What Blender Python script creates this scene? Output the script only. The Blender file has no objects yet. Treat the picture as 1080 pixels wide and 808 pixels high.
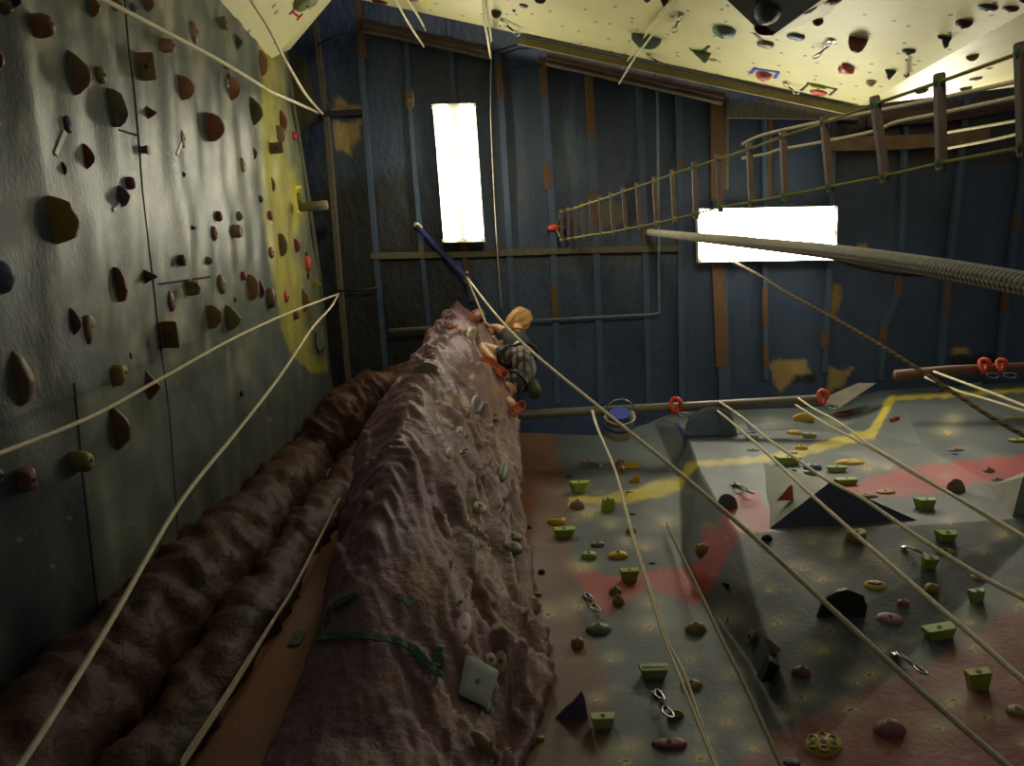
import bpy, bmesh, math, random
import numpy as np
from mathutils import Vector, Matrix, noise, geometry
from mathutils.bvhtree import BVHTree
random.seed(7)
sc = bpy.context.scene
COL = sc.collection
# ---------------------------------------------------------------- camera
W, H, F = 1080, 808, 768.0
CX, CY = 540.0, 404.0
EYE = Vector((0, 0, 1.5))
zc = Vector((18, 176, -F)).normalized()                 # the zenith in camera axes
yc = Vector((145, -3361, -F)); yc = (yc - zc * yc.dot(zc)).normalized()
xc = yc.cross(zc).normalized()
RC = Matrix((xc, yc, zc))                               # camera axes -> world
cd = bpy.data.cameras.new('camera'); cam = bpy.data.objects.new('camera', cd); COL.objects.link(cam)
cd.sensor_width = 36; cd.lens = 36 * F / W; cd.clip_start = .02
cam.matrix_world = Matrix.Translation(EYE) @ RC.to_4x4()
sc.camera = cam
RCI = RC.transposed()
def ray(u, v): return (RC @ Vector(((u - CX) / F, -(v - CY) / F, -1))).normalized()
def pz(u, v, z):            # point seen at (u, v), z metres above the eye
    d = ray(u, v); return EYE + d * (z / d.z)
def px_(u, v, x):
    d = ray(u, v); return EYE + d * (x / d.x)
def py_(u, v, y):
    d = ray(u, v); return EYE + d * (y / d.y)
def proj(p):
    q = RCI @ (Vector(p) - EYE)
    return Vector((CX + F * q.x / -q.z, CY - F * q.y / -q.z))
def depth(p): return -(RCI @ (Vector(p) - EYE)).z
# ---------------------------------------------------------------- colour, materials
def lin(c):
    return tuple(((x / 255) / 12.92 if x / 255 <= .04045 else ((x / 255 + .055) / 1.055) ** 2.4) for x in c)
MATS = {}
def mat(name, c, rough=.6, var=.25, scale=8, bump=0., bscale=30, metal=0., c2=None, attr=False, emit=0., stretch=(1, 1, 1), spec=.5, bdist=.01, detail=6):
    key = (name, c, c2)
    if key in MATS: return MATS[key]
    m = bpy.data.materials.new(name); m.use_nodes = True; nt = m.node_tree; N = nt.nodes; L = nt.links
    b = N['Principled BSDF']; b.inputs['Roughness'].default_value = rough; b.inputs['Metallic'].default_value = metal
    b.inputs['Specular IOR Level'].default_value = spec
    tc = N.new('ShaderNodeTexCoord'); mp = N.new('ShaderNodeMapping'); mp.inputs['Scale'].default_value = stretch
    L.new(tc.outputs['Object'], mp.inputs['Vector'])
    nz = N.new('ShaderNodeTexNoise'); nz.inputs['Scale'].default_value = scale; nz.inputs['Detail'].default_value = detail
    nz.inputs['Roughness'].default_value = .65
    L.new(mp.outputs[0], nz.inputs['Vector'])
    cr = N.new('ShaderNodeMapRange'); cr.inputs[1].default_value = .3; cr.inputs[2].default_value = .7
    L.new(nz.outputs['Fac'], cr.inputs[0])
    a = lin(c)
    if c2 is not None:
        mx = N.new('ShaderNodeMix'); mx.data_type = 'RGBA'
        mx.inputs[6].default_value = (*a, 1); mx.inputs[7].default_value = (*lin(c2), 1)
        L.new(cr.outputs[0], mx.inputs[0]); out = mx.outputs[2]
    else:
        cr.inputs[3].default_value = 1 - var; cr.inputs[4].default_value = 1 + var
        vm = N.new('ShaderNodeVectorMath'); vm.operation = 'SCALE'
        if attr:
            at = N.new('ShaderNodeAttribute'); at.attribute_name = 'paint'; L.new(at.outputs['Color'], vm.inputs[0])
        else: vm.inputs[0].default_value = a
        L.new(cr.outputs[0], vm.inputs['Scale']); out = vm.outputs[0]
    L.new(out, b.inputs['Base Color'])
    if bump:
        n2 = N.new('ShaderNodeTexNoise'); n2.inputs['Scale'].default_value = bscale; n2.inputs['Detail'].default_value = 8
        n2.inputs['Roughness'].default_value = .6
        L.new(mp.outputs[0], n2.inputs['Vector'])
        bp = N.new('ShaderNodeBump'); bp.inputs['Strength'].default_value = bump; bp.inputs['Distance'].default_value = bdist
        L.new(n2.outputs['Fac'], bp.inputs['Height']); L.new(bp.outputs[0], b.inputs['Normal'])
    if emit:
        b.inputs['Emission Color'].default_value = (*a, 1); b.inputs['Emission Strength'].default_value = emit
    MATS[key] = m
    return m
# ---------------------------------------------------------------- object helpers
def link(name, me, m=None, parent=None, smooth=False):
    o = bpy.data.objects.new(name, me); COL.objects.link(o)
    if m is not None: me.materials.append(m)
    if smooth: me.polygons.foreach_set('use_smooth', [True] * len(me.polygons))
    if parent is not None:
        o.parent = parent; o.matrix_parent_inverse = Matrix.Translation(-parent.location)
    return o
def mesh(name, V, Fc, m=None, parent=None, smooth=False):
    me = bpy.data.meshes.new(name); me.from_pydata([tuple(v) for v in V], [], Fc); me.update()
    bm = bmesh.new(); bm.from_mesh(me); bmesh.ops.recalc_face_normals(bm, faces=bm.faces); bm.to_mesh(me); bm.free()
    return link(name, me, m, parent, smooth)
def tag(o, label=None, cat=None, group=None, kind=None):
    if label: o['label'] = label
    if cat: o['category'] = cat
    if group: o['group'] = group
    if kind: o['kind'] = kind
    return o
def empty(name, loc, label, cat, group=None):
    o = bpy.data.objects.new(name, None); COL.objects.link(o); o.location = loc; o.empty_display_size = .05
    return tag(o, label, cat, group)
def frame_at(d, up=Vector((0, 0, 1))):
    d = d.normalized(); s = d.cross(up)
    if s.length < 1e-4: s = d.cross(Vector((1, 0, 0)))
    s.normalize(); return d, s, s.cross(d)
def tube_geo(P, R, n=8, caps=True, flat=1., up=Vector((0.13, 0.4, 1))):
    P = [Vector(p) for p in P]; V, Fc = [], []
    if not isinstance(R, (list, tuple)): R = [R] * len(P)
    for i, p in enumerate(P):
        d = (P[min(i + 1, len(P) - 1)] - P[max(i - 1, 0)])
        d, s, t = frame_at(d, up)
        for k in range(n):
            a = 2 * math.pi * k / n
            V.append(p + (s * math.cos(a) + t * math.sin(a) * flat) * R[i])
    for i in range(len(P) - 1):
        for k in range(n):
            a, b = i * n + k, i * n + (k + 1) % n
            Fc.append((a, b, b + n, a + n))
    if caps:
        Fc.append(tuple(range(n))[::-1]); Fc.append(tuple(range((len(P) - 1) * n, len(P) * n)))
    return V, Fc
class MB:
    def __init__(s): s.V, s.F = [], []
    def add(s, g):
        o = len(s.V); s.V += list(g[0]); s.F += [tuple(i + o for i in f) for f in g[1]]; return s
    def tube(s, P, R, n=8, flat=1., caps=True): return s.add(tube_geo(P, R, n, caps, flat))
    def box(s, c, ax, ay, az):          # centre and three half vectors
        V = [c + ax * i + ay * j + az * k for k in (-1, 1) for j in (-1, 1) for i in (-1, 1)]
        return s.add((V, [(0, 1, 3, 2), (4, 6, 7, 5), (0, 4, 5, 1), (2, 3, 7, 6), (0, 2, 6, 4), (1, 5, 7, 3)]))
    def bar(s, a, b, wv, hv):           # box from a to b with half vectors
        return s.box((a + b) / 2, (b - a) / 2, wv, hv)
    def build(s, name, m, parent=None, smooth=False): return mesh(name, s.V, s.F, m, parent, smooth)
def catmull(P, n=6):
    P = [Vector(p) for p in P]; out = []
    for i in range(len(P) - 1):
        a, b, c, d = P[max(i - 1, 0)], P[i], P[i + 1], P[min(i + 2, len(P) - 1)]
        for k in range(n):
            t = k / n
            out.append(.5 * ((2 * b) + (c - a) * t + (2 * a - 5 * b + 4 * c - d) * t * t + (3 * b - a - 3 * c + d) * t ** 3))
    return out + [P[-1]]
def bvh_of(o):
    me = o.data; mw = Matrix.Translation(o.location)
    return BVHTree.FromPolygons([mw @ v.co for v in me.vertices], [tuple(p.vertices) for p in me.polygons])
# ---------------------------------------------------------------- painted grids
def proj_np(P):
    q = (P - np.array(EYE)) @ np.array(RC)              # = RCI @ v for each row
    return CX + F * q[:, 0] / -q[:, 2], CY - F * q[:, 1] / -q[:, 2]
def sdist(U, V, poly):                                   # signed distance to a polygon, negative inside
    poly = np.array(poly, float); n = len(poly)
    d = np.full(U.shape, 1e9); ins = np.zeros(U.shape, bool)
    for i in range(n):
        ax, ay = poly[i]; bx, by = poly[(i + 1) % n]
        ex, ey = bx - ax, by - ay; L2 = ex * ex + ey * ey + 1e-9
        t = np.clip(((U - ax) * ex + (V - ay) * ey) / L2, 0, 1)
        d = np.minimum(d, np.hypot(U - ax - t * ex, V - ay - t * ey))
        c = ((ay > V) != (by > V)) & (U < (bx - ax) * (V - ay) / (by - ay + 1e-12) + ax)
        ins ^= c
    return np.where(ins, -d, d)
def wob(U, V, s, seed):                                  # cheap smooth wobble for paint edges
    r = np.random.RandomState(seed); w = np.zeros(U.shape)
    for k in range(5):
        f = (.06 * 1.8 ** k) / s; a, b, c = r.uniform(-1, 1, 2).tolist() + [r.uniform(0, 6.28)]
        n = math.hypot(a, b) + .1
        w += np.sin(f * (a * U + b * V) / n * 3 + c) / 1.5 ** k
    return w
def painted(name, P, Fc, base, paints, m, extra=None):
    """P (n,3) points; paints = [(polygon in picture, colour, softness, wobble)]"""
    U, V = proj_np(P)
    C = np.tile(np.array(lin(base)), (len(P), 1))
    for i, (poly, c, soft, wb) in enumerate(paints):
        d = sdist(U, V, poly) + wb * wob(U, V, max(wb, 1) / 2, i + 3)
        a = np.clip(.5 - d / (2 * soft), 0, 1)[:, None]
        C = C * (1 - a) + np.array(lin(c)) * a
    if extra is not None: C = extra(U, V, C)
    me = bpy.data.meshes.new(name)
    me.vertices.add(len(P)); me.vertices.foreach_set('co', P.astype(np.float32).ravel())
    nf = len(Fc); me.loops.add(nf * 4); me.loops.foreach_set('vertex_index', Fc.astype(np.int32).ravel())
    me.polygons.add(nf); me.polygons.foreach_set('loop_start', np.arange(0, nf * 4, 4, dtype=np.int32))
    me.polygons.foreach_set('loop_total', np.full(nf, 4, np.int32))
    me.update(calc_edges=True); me.validate()
    ca = me.color_attributes.new('paint', 'FLOAT_COLOR', 'POINT')
    ca.data.foreach_set('color', np.hstack([C, np.ones((len(P), 1))]).astype(np.float32).ravel())
    o = link(name, me, m, None, True)
    return o
def grid_faces(nx, ny):
    i, j = np.meshgrid(np.arange(nx - 1), np.arange(ny - 1), indexing='ij')
    a = (i * ny + j).ravel()
    return np.stack([a, a + ny, a + ny + 1, a + 1], 1)
def pipoly(pts): return pts
# ================================================================ THE SETTING
ZC = 7.0                       # ceiling above the eye
XL = -2.0                      # left climbing wall
YB = 1.87                      # far climbing wall
TAN = (148, 126, 72)
# --- ceiling: blue painted insulation between battens
def ceiling():
    xs = np.arange(-3.4, 5.6, .03); ys = np.arange(-3.2, 3.1, .03)
    X, Y = np.meshgrid(xs, ys, indexing='ij'); Z = np.full(X.shape, EYE.z + ZC)
    Z = Z + .012 * np.sin(X * 7.3 + np.sin(Y * 3)) * np.sin(Y * 2.2 + X)
    P = np.stack([X.ravel(), Y.ravel(), Z.ravel()], 1)
    blk = (26, 28, 28); rust = (84, 66, 42); haze = (66, 78, 84); navy = (34, 52, 84)
    paints = [
        ([(335, 200), (380, 190), (440, 180), (470, 250), (500, 330), (450, 420), (340, 420)], blk, 12, 3),
        ([(200, -80), (390, -80), (375, 120), (345, 160), (250, 160)], navy, 10, 3),
        ([(600, 130), (622, 150), (620, 190), (594, 195), (588, 160)], haze, 9, 3),
        ([(515, 150), (560, 160), (560, 230), (510, 220)], (52, 62, 72), 12, 3),
        ([(470, 262), (720, 255), (720, 272), (600, 285), (470, 275)], (62, 68, 66), 8, 2),
        ([(870, 112), (1120, 90), (1120, 172), (870, 175)], (52, 42, 32), 6, 3),
        ([(352, 105), (358, 102), (366, 109), (382, 112), (383, 117), (350, 118)], TAN, 1, .6),
        ([(353, 128), (380, 127), (378, 145), (370, 162), (356, 158), (352, 145)], TAN, 1, .8),
        ([(813, 383), (822, 380), (850, 379), (852, 390), (862, 393), (862, 404), (845, 402), (832, 404), (824, 416), (815, 400)], TAN, 1, .8),
        ([(875, 388), (890, 391), (900, 387), (890, 405), (872, 417)], TAN, 1, .8),
        ([(878, 300), (886, 298), (887, 315), (880, 335), (874, 330)], (120, 98, 40), 1, .8),
        ([(300, 45), (322, 62), (330, 80), (329, 92), (333, 115), (326, 135), (320, 150), (300, 150)], (74, 70, 42), 1.5, .8),
        ([(624, 222), (640, 212), (662, 216), (668, 232), (640, 240)], (84, 78, 50), 2, 1),
        ([(905, 258), (914, 256), (914, 264), (905, 264)], (140, 110, 30), 1, 0),
        ([(840, 395), (862, 393), (862, 404), (834, 404)], (24, 26, 28), 1.5, 1),
        ([(1005, 368), (1020, 366), (1024, 374), (1003, 374)], TAN, 1, .6),
        ([(1000, 375), (1052, 372), (1052, 386), (1000, 388)], (22, 26, 32), 1.5, .8),
        ([(660, 190), (690, 186), (700, 235), (655, 240)], (30, 32, 34), 4, 2)]
    m = mat('blue_insulation_foil', (40, 56, 76), .5, .3, 3.0, .5, 14, attr=True, stretch=(1, .55, 1), bdist=.03)
    o = painted('ceiling', P, grid_faces(len(xs), len(ys)), (46, 60, 80), paints, m)
    tag(o, kind='structure'); return o
ceiling_o = ceiling()
# battens and pipes across the ceiling: each one runs on the ceiling plane
M_blue = mat('blue_batten_paint', (56, 72, 92), .6, .25, 9, .3, 40, stretch=(1, .2, 1))
M_brown = mat('bare_brown_wood', (90, 64, 36), .75, .35, 12, .4, 50, stretch=(6, 1, 1))
M_grey = mat('weathered_grey_wood', (92, 84, 66), .75, .35, 14, .5, 50, stretch=(5, 1, 1))
M_dwood = mat('dark_timber', (104, 82, 58), .8, .3, 10, .6, 40)
M_pipe = mat('old_grey_pipe', (96, 90, 74), .45, .25, 20, .15, 60)
M_steel = mat('dull_steel', (150, 150, 145), .3, .15, 20, metal=.9)
def batten(pts, w, m, drop=.03, parent=None, name='batten', thick=.03):
    mb = MB()
    P = [pz(u, v, ZC - drop) for u, v in pts]; hw = w / 2 * ZC / F
    V, Fc = [], []
    for i, p in enumerate(P):
        d = (P[min(i + 1, len(P) - 1)] - P[max(i - 1, 0)]); d.z = 0; d.normalize(); s = Vector((-d.y, d.x, 0))
        for a, h in ((-1, -1), (1, -1), (1, 1), (-1, 1)):
            V.append(p + s * a * hw + Vector((0, 0, h * thick)))
    for i in range(len(P) - 1):
        for k in range(4):
            a, b = i * 4 + k, i * 4 + (k + 1) % 4; Fc.append((a, b, b + 4, a + 4))
    Fc += [(0, 1, 2, 3), tuple(len(P) * 4 - 4 + k for k in (3, 2, 1, 0))]
    return mesh(name, V, Fc, m, parent)
BT = [  # pts, width, main, [(from,to) bare pieces]
 ([(332, 20), (345, 130), (358, 290), (368, 402)], 5, M_grey, []),
 ([(377, -8), (383, 90), (393, 220), (408, 402)], 5, M_blue, [((378, 0), (384, 62))]),
 ([(424, 5), (430, 60), (437, 170), (445, 262), (453, 345)], 5, M_blue, [((444, 258), (445, 270))]),
 ([(473, 18), (476, 60), (481, 130), (488, 253), (497, 318)], 4.5, M_blue, [((488, 256), (495, 300))]),
 ([(523, 34), (530, 130), (535, 220), (541, 335)], 6, M_blue, [((525, 66), (529, 104))]),
 ([(571, 40), (577, 140), (583, 240), (588, 425)], 6.5, M_blue, [((572, 62), (574, 104)), ((584, 300), (586, 335)), ((576, 172), (578, 200))]),
 ([(620, 50), (624, 150), (628, 250), (634, 425)], 7, M_blue, [((621, 80), (624, 146)), ((625, 200), (626, 240))]),
 ([(673, 66), (676, 150), (680, 250), (684, 425)], 6, M_blue, [((680, 240), (681, 262))]),
 ([(715, 72), (717, 250), (719, 425)], 6, M_blue, [((717, 168), (717, 176))]),
 ([(757, 84), (757, 200), (760, 300), (764, 425)], 12, M_blue, [((756, 108), (756, 212)), ((757, 278), (761, 386))]),
 ([(766, 88), (766, 200)], 4, M_grey, []),
 ([(806, 118), (806, 260), (807, 400)], 4.5, M_blue, [((806, 302), (807, 345)), ((807, 365), (807, 385))]),
 ([(812, 112), (810, 210)], 3.5, M_brown, []),
 ([(878, 118), (876, 240), (869, 392)], 5, M_blue, [((870, 350), (869, 367))]),
 ([(955, 120), (950, 250), (946, 313), (932, 345), (928, 400)], 4.5, M_blue, [((948, 292), (946, 312)), ((932, 343), (931, 360))]),
 ([(1018, 105), (1010, 202), (998, 300), (991, 398)], 5, M_blue, [((999, 297), (997, 333))]),
 ([(1085, 100), (1077, 195), (1064, 290), (1054, 385)], 5, M_blue, [((1073, 229), (1071, 243)), ((1062, 308), (1060, 326))]),
]
LB = ['left of the short rusty rod', 'with a bare top behind the timber beam', 'left of the upright light fitting', 'crossing the upright light fitting',
      'right of the upright light fitting', 'passing the head of the rope ladder', 'broad and bare brown near the white overhang', 'right of the bare brown batten',
      'between conduit and double brown batten', 'broad double batten crossing the wide light fitting', 'thin pale strip beside the double batten',
      'ending below the wide light fitting', 'short bare brown strip under the overhang tip', 'at the right end of the wide light fitting',
      'bent one right of the wide light fitting', 'second from the right edge of the picture', 'at the right edge of the picture']
for (pts, w, m, bare), lb in zip(BT, LB):
    o = batten(pts, w, m, name='ceiling_batten')
    tag(o, ('Blue' if m is M_blue else 'Grey' if m is M_grey else 'Brown') + ' ceiling batten ' + lb, 'batten', 'battens on the blue ceiling')
    for a, b in bare:
        c = batten([a, b], w + .8, M_brown, .034, parent=o, name='bare_wood_patch', thick=.029)
        c['label'] = 'bare brown wood'
o = batten([(392, 270), (500, 268), (600, 264), (716, 262)], 6, M_grey, .05, name='cross_brace'); tag(o, 'Grey wooden brace running across the battens below the upright light', 'brace')
o = batten([(336, 121), (382, 118)], 5, mat('black_timber', (28, 26, 24), .8), .05, name='cross_brace'); tag(o, 'Short black brace between two tan torn patches on the ceiling', 'brace')
def log_beam(a, b, w, m, label, drop=.1, edge=True):
    A, B = pz(*a, ZC - drop), pz(*b, ZC - drop)
    n = 10; pts = [A.lerp(B, i / n) for i in range(n + 1)]; hw = w / 2 * ZC / F
    V, Fc = tube_geo(pts, [hw * (1 + .06 * math.sin(i * 2.1)) for i in range(n + 1)], 10)
    o = mesh('timber_beam', V, Fc, m, smooth=False); tag(o, label, 'beam', 'timber beams under the ceiling')
    if edge:
        s = (B - A).normalized().cross(Vector((0, 0, 1))); s = s if s.y > 0 else -s
        off = s * hw * .72 + Vector((0, 0, -hw * .74))
        q = MB().tube([p + off for p in pts], .016, 6).build('edge_strip', M_grey, o, True); q['label'] = 'pale worn lower edge'
    return o
log_beam((384, 27), (517, 56), 12, M_dwood, 'Brown timber beam above the upright light fitting')
log_beam((576, 62), (762, 104), 12, M_dwood, 'Brown timber beam sloping under the middle of the white overhang')
o = batten([(766, 116), (905, 118)], 15, M_grey, .08, name='timber_beam'); tag(o, 'Wide flat grey beam under the right end of the white overhang', 'beam')
o = batten([(868, 152), (960, 150), (1042, 143)], 13, M_dwood, .08, name='timber_beam'); tag(o, 'Rusty brown flat beam behind the large ladder rungs', 'beam')
o = batten([(915, 128), (1000, 121), (1100, 104)], 12, mat('dark_rust_timber', (62, 44, 30), .8), .08, name='timber_beam'); tag(o, 'Dark brown beam along the foot of the right white panel', 'beam')
def pipe(pts, r, m, name, label, cat, z=None, zs=None):
    P = [pz(u, v, (zs[i] if zs else z)) for i, (u, v) in enumerate(pts)]
    V, Fc = tube_geo(P, r, 12); o = mesh(name, V, Fc, m, smooth=True); tag(o, label, cat); return o
ZP = 5.5
main_pipe = pipe([(520, 439), (555, 437), (700, 430), (866, 421)], .036, M_pipe, 'anchor_pipe', 'Long grey pipe along the top of the far wall holding ropes', 'pipe', ZP)
pipe([(944, 396), (1000, 391), (1100, 387)], .042, mat('rusty_pipe', (92, 58, 38), .6, .35, 14), 'anchor_pipe', 'Rusty pipe at the top right with orange slings', 'pipe', ZP + .1)
pipe([(410, 349), (440, 347), (480, 345)], .022, M_grey, 'anchor_rod', 'Thin grey rod left of the rock pillar tip', 'rod', ZC - .25)
pipe([(693, 62), (694, 150), (695, 325), (695, 330), (690, 331.5), (560, 338)], .013, mat('painted_conduit', (96, 110, 112), .45), 'conduit', 'Thin grey conduit bending left above the climber', 'conduit', ZC - .12)
pipe([(372, 431), (420, 428)], .03, mat('black_pipe', (24, 24, 22), .6), 'black_bar', 'Black bar behind the left side of the rock pillar', 'bar', 6.2)
pipe([(357, 307), (380, 306), (398, 304)], .012, mat('black_pipe', (24, 24, 22), .6), 'wall_anchor', 'Dark steel anchor bar holding the two left ropes', 'anchor', ZC - .15)
pipe([(316, 219), (345, 216)], .038, mat('short_rod_metal', (110, 100, 76), .45), 'pipe_stub', 'Short round pipe stub beside the yellow tape on the left wall', 'pipe', 6.3)
# sagging black cable
pipe([(335, 48), (352, 38), (368, 34), (380, 33)], .008, mat('black_cable', (20, 20, 20), .5), 'cable', 'Black cable sagging between battens at the top left', 'cable', ZC - .1)
pipe([(520, 55), (545, 47), (570, 44)], .008, mat('black_cable', (20, 20, 20), .5), 'cable', 'Upper black cable beside the timber beam gap', 'cable', ZC - .1)
pipe([(528, 80), (550, 70), (572, 69)], .008, mat('black_cable', (20, 20, 20), .5), 'cable', 'Lower black cable beside the timber beam gap', 'cable', ZC - .1)
# --- left climbing wall
def left_wall():
    ys = np.arange(-3.0, 1.95, .016); zs = np.arange(0, 8.0, .018)
    Yg, Zg = np.meshgrid(ys, zs, indexing='ij')
    # the top edge follows the picture's edge (sloping a little)
    e = [px_(u, v, XL) for u, v in ((305, 95), (322, 200), (335, 290), (347, 402))]
    ey = [p.y for p in e]; ez = [p.z for p in e]
    top = np.interp(Yg, ey, ez, left=ez[0] + .02, right=ez[-1])
    Zg = Zg * (top / zs[-1])
    Xg = XL + .010 * np.sin(Zg * 9 + np.sin(Yg * 2) * .8) * (.5 + .5 * np.sin(Zg * 2.3)) + .005 * np.sin(Zg * 21 + Yg) + .006 * np.sin(Zg * 17 + 1.3 * np.sin(Yg * 3.1)) * np.sin(Yg * 6.3 + Zg * 4)
    fold = px_(40, 150, XL).z                            # slight kink low on the wall
    Xg = Xg - np.clip(fold - Zg, 0, 3) * .20
    P = np.stack([Xg.ravel(), Yg.ravel(), Zg.ravel()], 1)
    yl = (152, 144, 72)
    yel = [(272, 40), (277, 90), (274, 130), (275, 170), (278, 230), (284, 275), (291, 310), (298, 345), (310, 375), (328, 392), (345, 392), (360, 380), (360, 20), (290, 30)]
    gre = [(289, 40), (294, 90), (299, 140), (305, 190), (309, 240), (314, 290), (318, 330), (326, 370), (350, 385), (370, 300), (340, 60)]
    paints = [
        (yel, yl, 2, .5), (gre, (112, 114, 90), 7, 2.5),
        ([(301, 180), (313, 178), (318, 240), (306, 250)], (160, 152, 78), 4, 1),
        ([(296, 345), (300, 342), (325, 385), (342, 380), (344, 390), (328, 393), (308, 374)], yl, 1.5, .5),
        ([(284, 70), (290, 66), (296, 120), (290, 122)], (150, 145, 90), 3, 1),
        ([(105, 545), (187, 560), (183, 640), (105, 640), (86, 490), (78, 420), (120, 405), (178, 430)], (98, 102, 88), 2, 0),
        ([(-40, 500), (90, 505), (104, 650), (60, 700), (-40, 740)], (64, 70, 70), 5, 2)]
    def extra(U, V, C):
        r = np.random.RandomState(4)
        for k in range(260):                              # chalky smears and chips
            u, v = r.uniform(20, 270), r.uniform(0, 400)
            a = np.exp(-(((U - u) / r.uniform(2, 6)) ** 2 + ((V - v) / r.uniform(6, 22)) ** 2))[:, None] * r.uniform(.15, .5)
            C = C * (1 - a) + np.array(lin((176, 170, 140))) * a
        for k in range(60):
            u, v = r.uniform(0, 340), r.uniform(0, 620)
            a = (np.hypot(U - u, (V - v) / 1.8) < r.uniform(.8, 1.8))[:, None] * .6
            C = C * (1 - a) + np.array(lin((170, 150, 90))) * a
        return C
    m = mat('grey_wall_paint', (108, 110, 98), .36, .34, 7, .45, 70, attr=True, stretch=(1, .45, 1), bdist=.006, spec=.5)
    o = painted('wall_left', P, grid_faces(len(ys), len(zs)), (90, 95, 89), paints, m, extra)
    tag(o, kind='structure'); return o
wall_left = left_wall()
B_L = bvh_of(wall_left)
M_seam = mat('dark_panel_joint', (18, 19, 18), .9)  # near-black colour of the panel joint strips
def surf_point(B, u, v):
    d = ray(u, v); h = B.ray_cast(EYE, d)
    if h[0] is None: return None, None
    n = h[1]; n = -n if n.dot(d) > 0 else n
    return h[0], n
def ribbon(B, pts, wpx, off, name, m, parent=None, step=6, thick=.0015, closed=False):
    """a thin strip lying on a surface along picture points"""
    path = []
    for i in range(len(pts) - 1):
        a, b = Vector(pts[i]), Vector(pts[i + 1]); n = max(1, int((b - a).length / step))
        for k in range(n): path.append(a.lerp(b, k / n))
    path.append(Vector(pts[-1]))
    V, Fc, rows = [], [], 0
    P = [surf_point(B, *p) for p in path]; P = [p for p in P if p[0] is not None]
    for i, (p, n) in enumerate(P):
        d = P[min(i + 1, len(P) - 1)][0] - P[max(i - 1, 0)][0]
        s = d.cross(n)
        if s.length < 1e-6: continue
        s.normalize(); k = depth(p) / F
        # widen where the surface is seen at a slant, so the strip keeps its real width
        hw = wpx / 2 * k
        for a in (-1, 1):
            V.append(p + s * a * hw + n * off); 
        for a in (1, -1):
            V.append(p + s * a * hw + n * (off - thick * 2 - .003))
        rows += 1
    for i in range(rows - 1):
        for k in range(4):
            a, b = i * 4 + k, i * 4 + (k + 1) % 4; Fc.append((a, b, b + 4, a + 4))
    if rows > 1: Fc += [(0, 1, 2, 3), tuple(rows * 4 - 4 + k for k in (3, 2, 1, 0))]
    return mesh(name, V, Fc, m, parent)
for pts in ([(131, -6), (136, 55), (142, 100), (146, 145), (150, 200), (159, 277), (166, 340), (178, 430), (188, 566)],
            [(78, 404), (87, 500), (97, 590), (103, 645)], [(125, 137), (145, 143)], [(167, 300), (222, 292)]):
    ribbon(B_L, pts, 2.2, .002, 'panel_seam', M_seam, wall_left)
# frame of the wall's upper edge
e = [px_(u, v, XL - .03) for u, v in ((296, 30), (306, 95), (323, 200), (336, 290), (348, 402), (352, 440))]
V, Fc = tube_geo(e, .03, 6); o = mesh('trim_1', V, Fc, mat('olive_edge_trim', (84, 82, 60), .6), wall_left, True)
o['kind'] = 'structure'
# --- far wall: folded plywood relief
RP = {}
def R_(k, u, v, d): p = py_(u, v, YB - d); RP[k] = (p.x, p.z, d)
for k, u, v, d in (('p1', 690, 447, 0), ('p2', 717, 508, 0), ('p3', 720, 600, 0), ('p4', 790, 698, 0), ('p5', 845, 805, 0),
    ('b1', 722, 452, .16), ('b2', 738, 497, .22), ('b3', 757, 532, .25), ('b4', 778, 562, .27), ('b5', 793, 622, .2), ('b6', 812, 682, .13), ('b7', 842, 770, .03),
    ('c0', 860, 560, .27), ('c1', 1110, 545, .27), ('t0', 700, 440, .02), ('t1', 870, 440, .06), ('t2', 890, 452, .02), ('t3', 918, 457, .12), ('t4', 938, 421, .16),
    ('t5', 1110, 408, .16), ('s1', 972, 470, .24), ('s2', 1110, 460, .24), ('s3', 952, 427, .2), ('t6', 925, 405, .0), ('m1', 880, 478, .16)):
    R_(k, u, v, d)
RP.update(q0=(-2.1, 0, 0), q1=(7, 0, .05), q2=(-2.1, 9, 0), q3=(7, 9, .1), q4=(3.2, 0, .1), q5=(1.2, 0, 0), q6=(0.3, 9, 0), q7=(7, EYE.z + 4.2, .27))
names = list(RP)
edges = [('p1', 'p2'), ('p2', 'p3'), ('p3', 'p4'), ('p4', 'p5'), ('b1', 'b2'), ('b2', 'b3'), ('b3', 'b4'), ('b4', 'b5'), ('b5', 'b6'), ('b6', 'b7'), ('b7', 'p5'),
         ('b4', 'c0'), ('c0', 'c1'), ('t3', 't4'), ('t4', 't5'), ('s1', 's2'), ('s1', 's3'), ('t1', 't2'), ('p1', 't0'), ('t0', 't1')]
res = geometry.delaunay_2d_cdt([Vector(RP[k][:2]) for k in names], [(names.index(a), names.index(b)) for a, b in edges], [], 0, 1e-5)
rv = np.array([[v.x, v.y] for v in res[0]]); rd = np.zeros(len(rv))
for i, src in enumerate(res[3]):
    if src: rd[i] = RP[names[src[0]]][2]
def relief(X, Z):
    D = np.zeros(X.shape)
    for t in res[2]:
        (x1, z1), (x2, z2), (x3, z3) = rv[t[0]], rv[t[1]], rv[t[2]]
        det = (z2 - z3) * (x1 - x3) + (x3 - x2) * (z1 - z3)
        if abs(det) < 1e-12: continue
        a = ((z2 - z3) * (X - x3) + (x3 - x2) * (Z - z3)) / det
        b = ((z3 - z1) * (X - x3) + (x1 - x3) * (Z - z3)) / det
        c = 1 - a - b; k = (a >= -1e-9) & (b >= -1e-9) & (c >= -1e-9)
        D[k] = (a * rd[t[0]] + b * rd[t[1]] + c * rd[t[2]])[k]
    return D
RED = (158, 50, 46); YEL = (172, 154, 44); BRN = (98, 66, 48)
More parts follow.
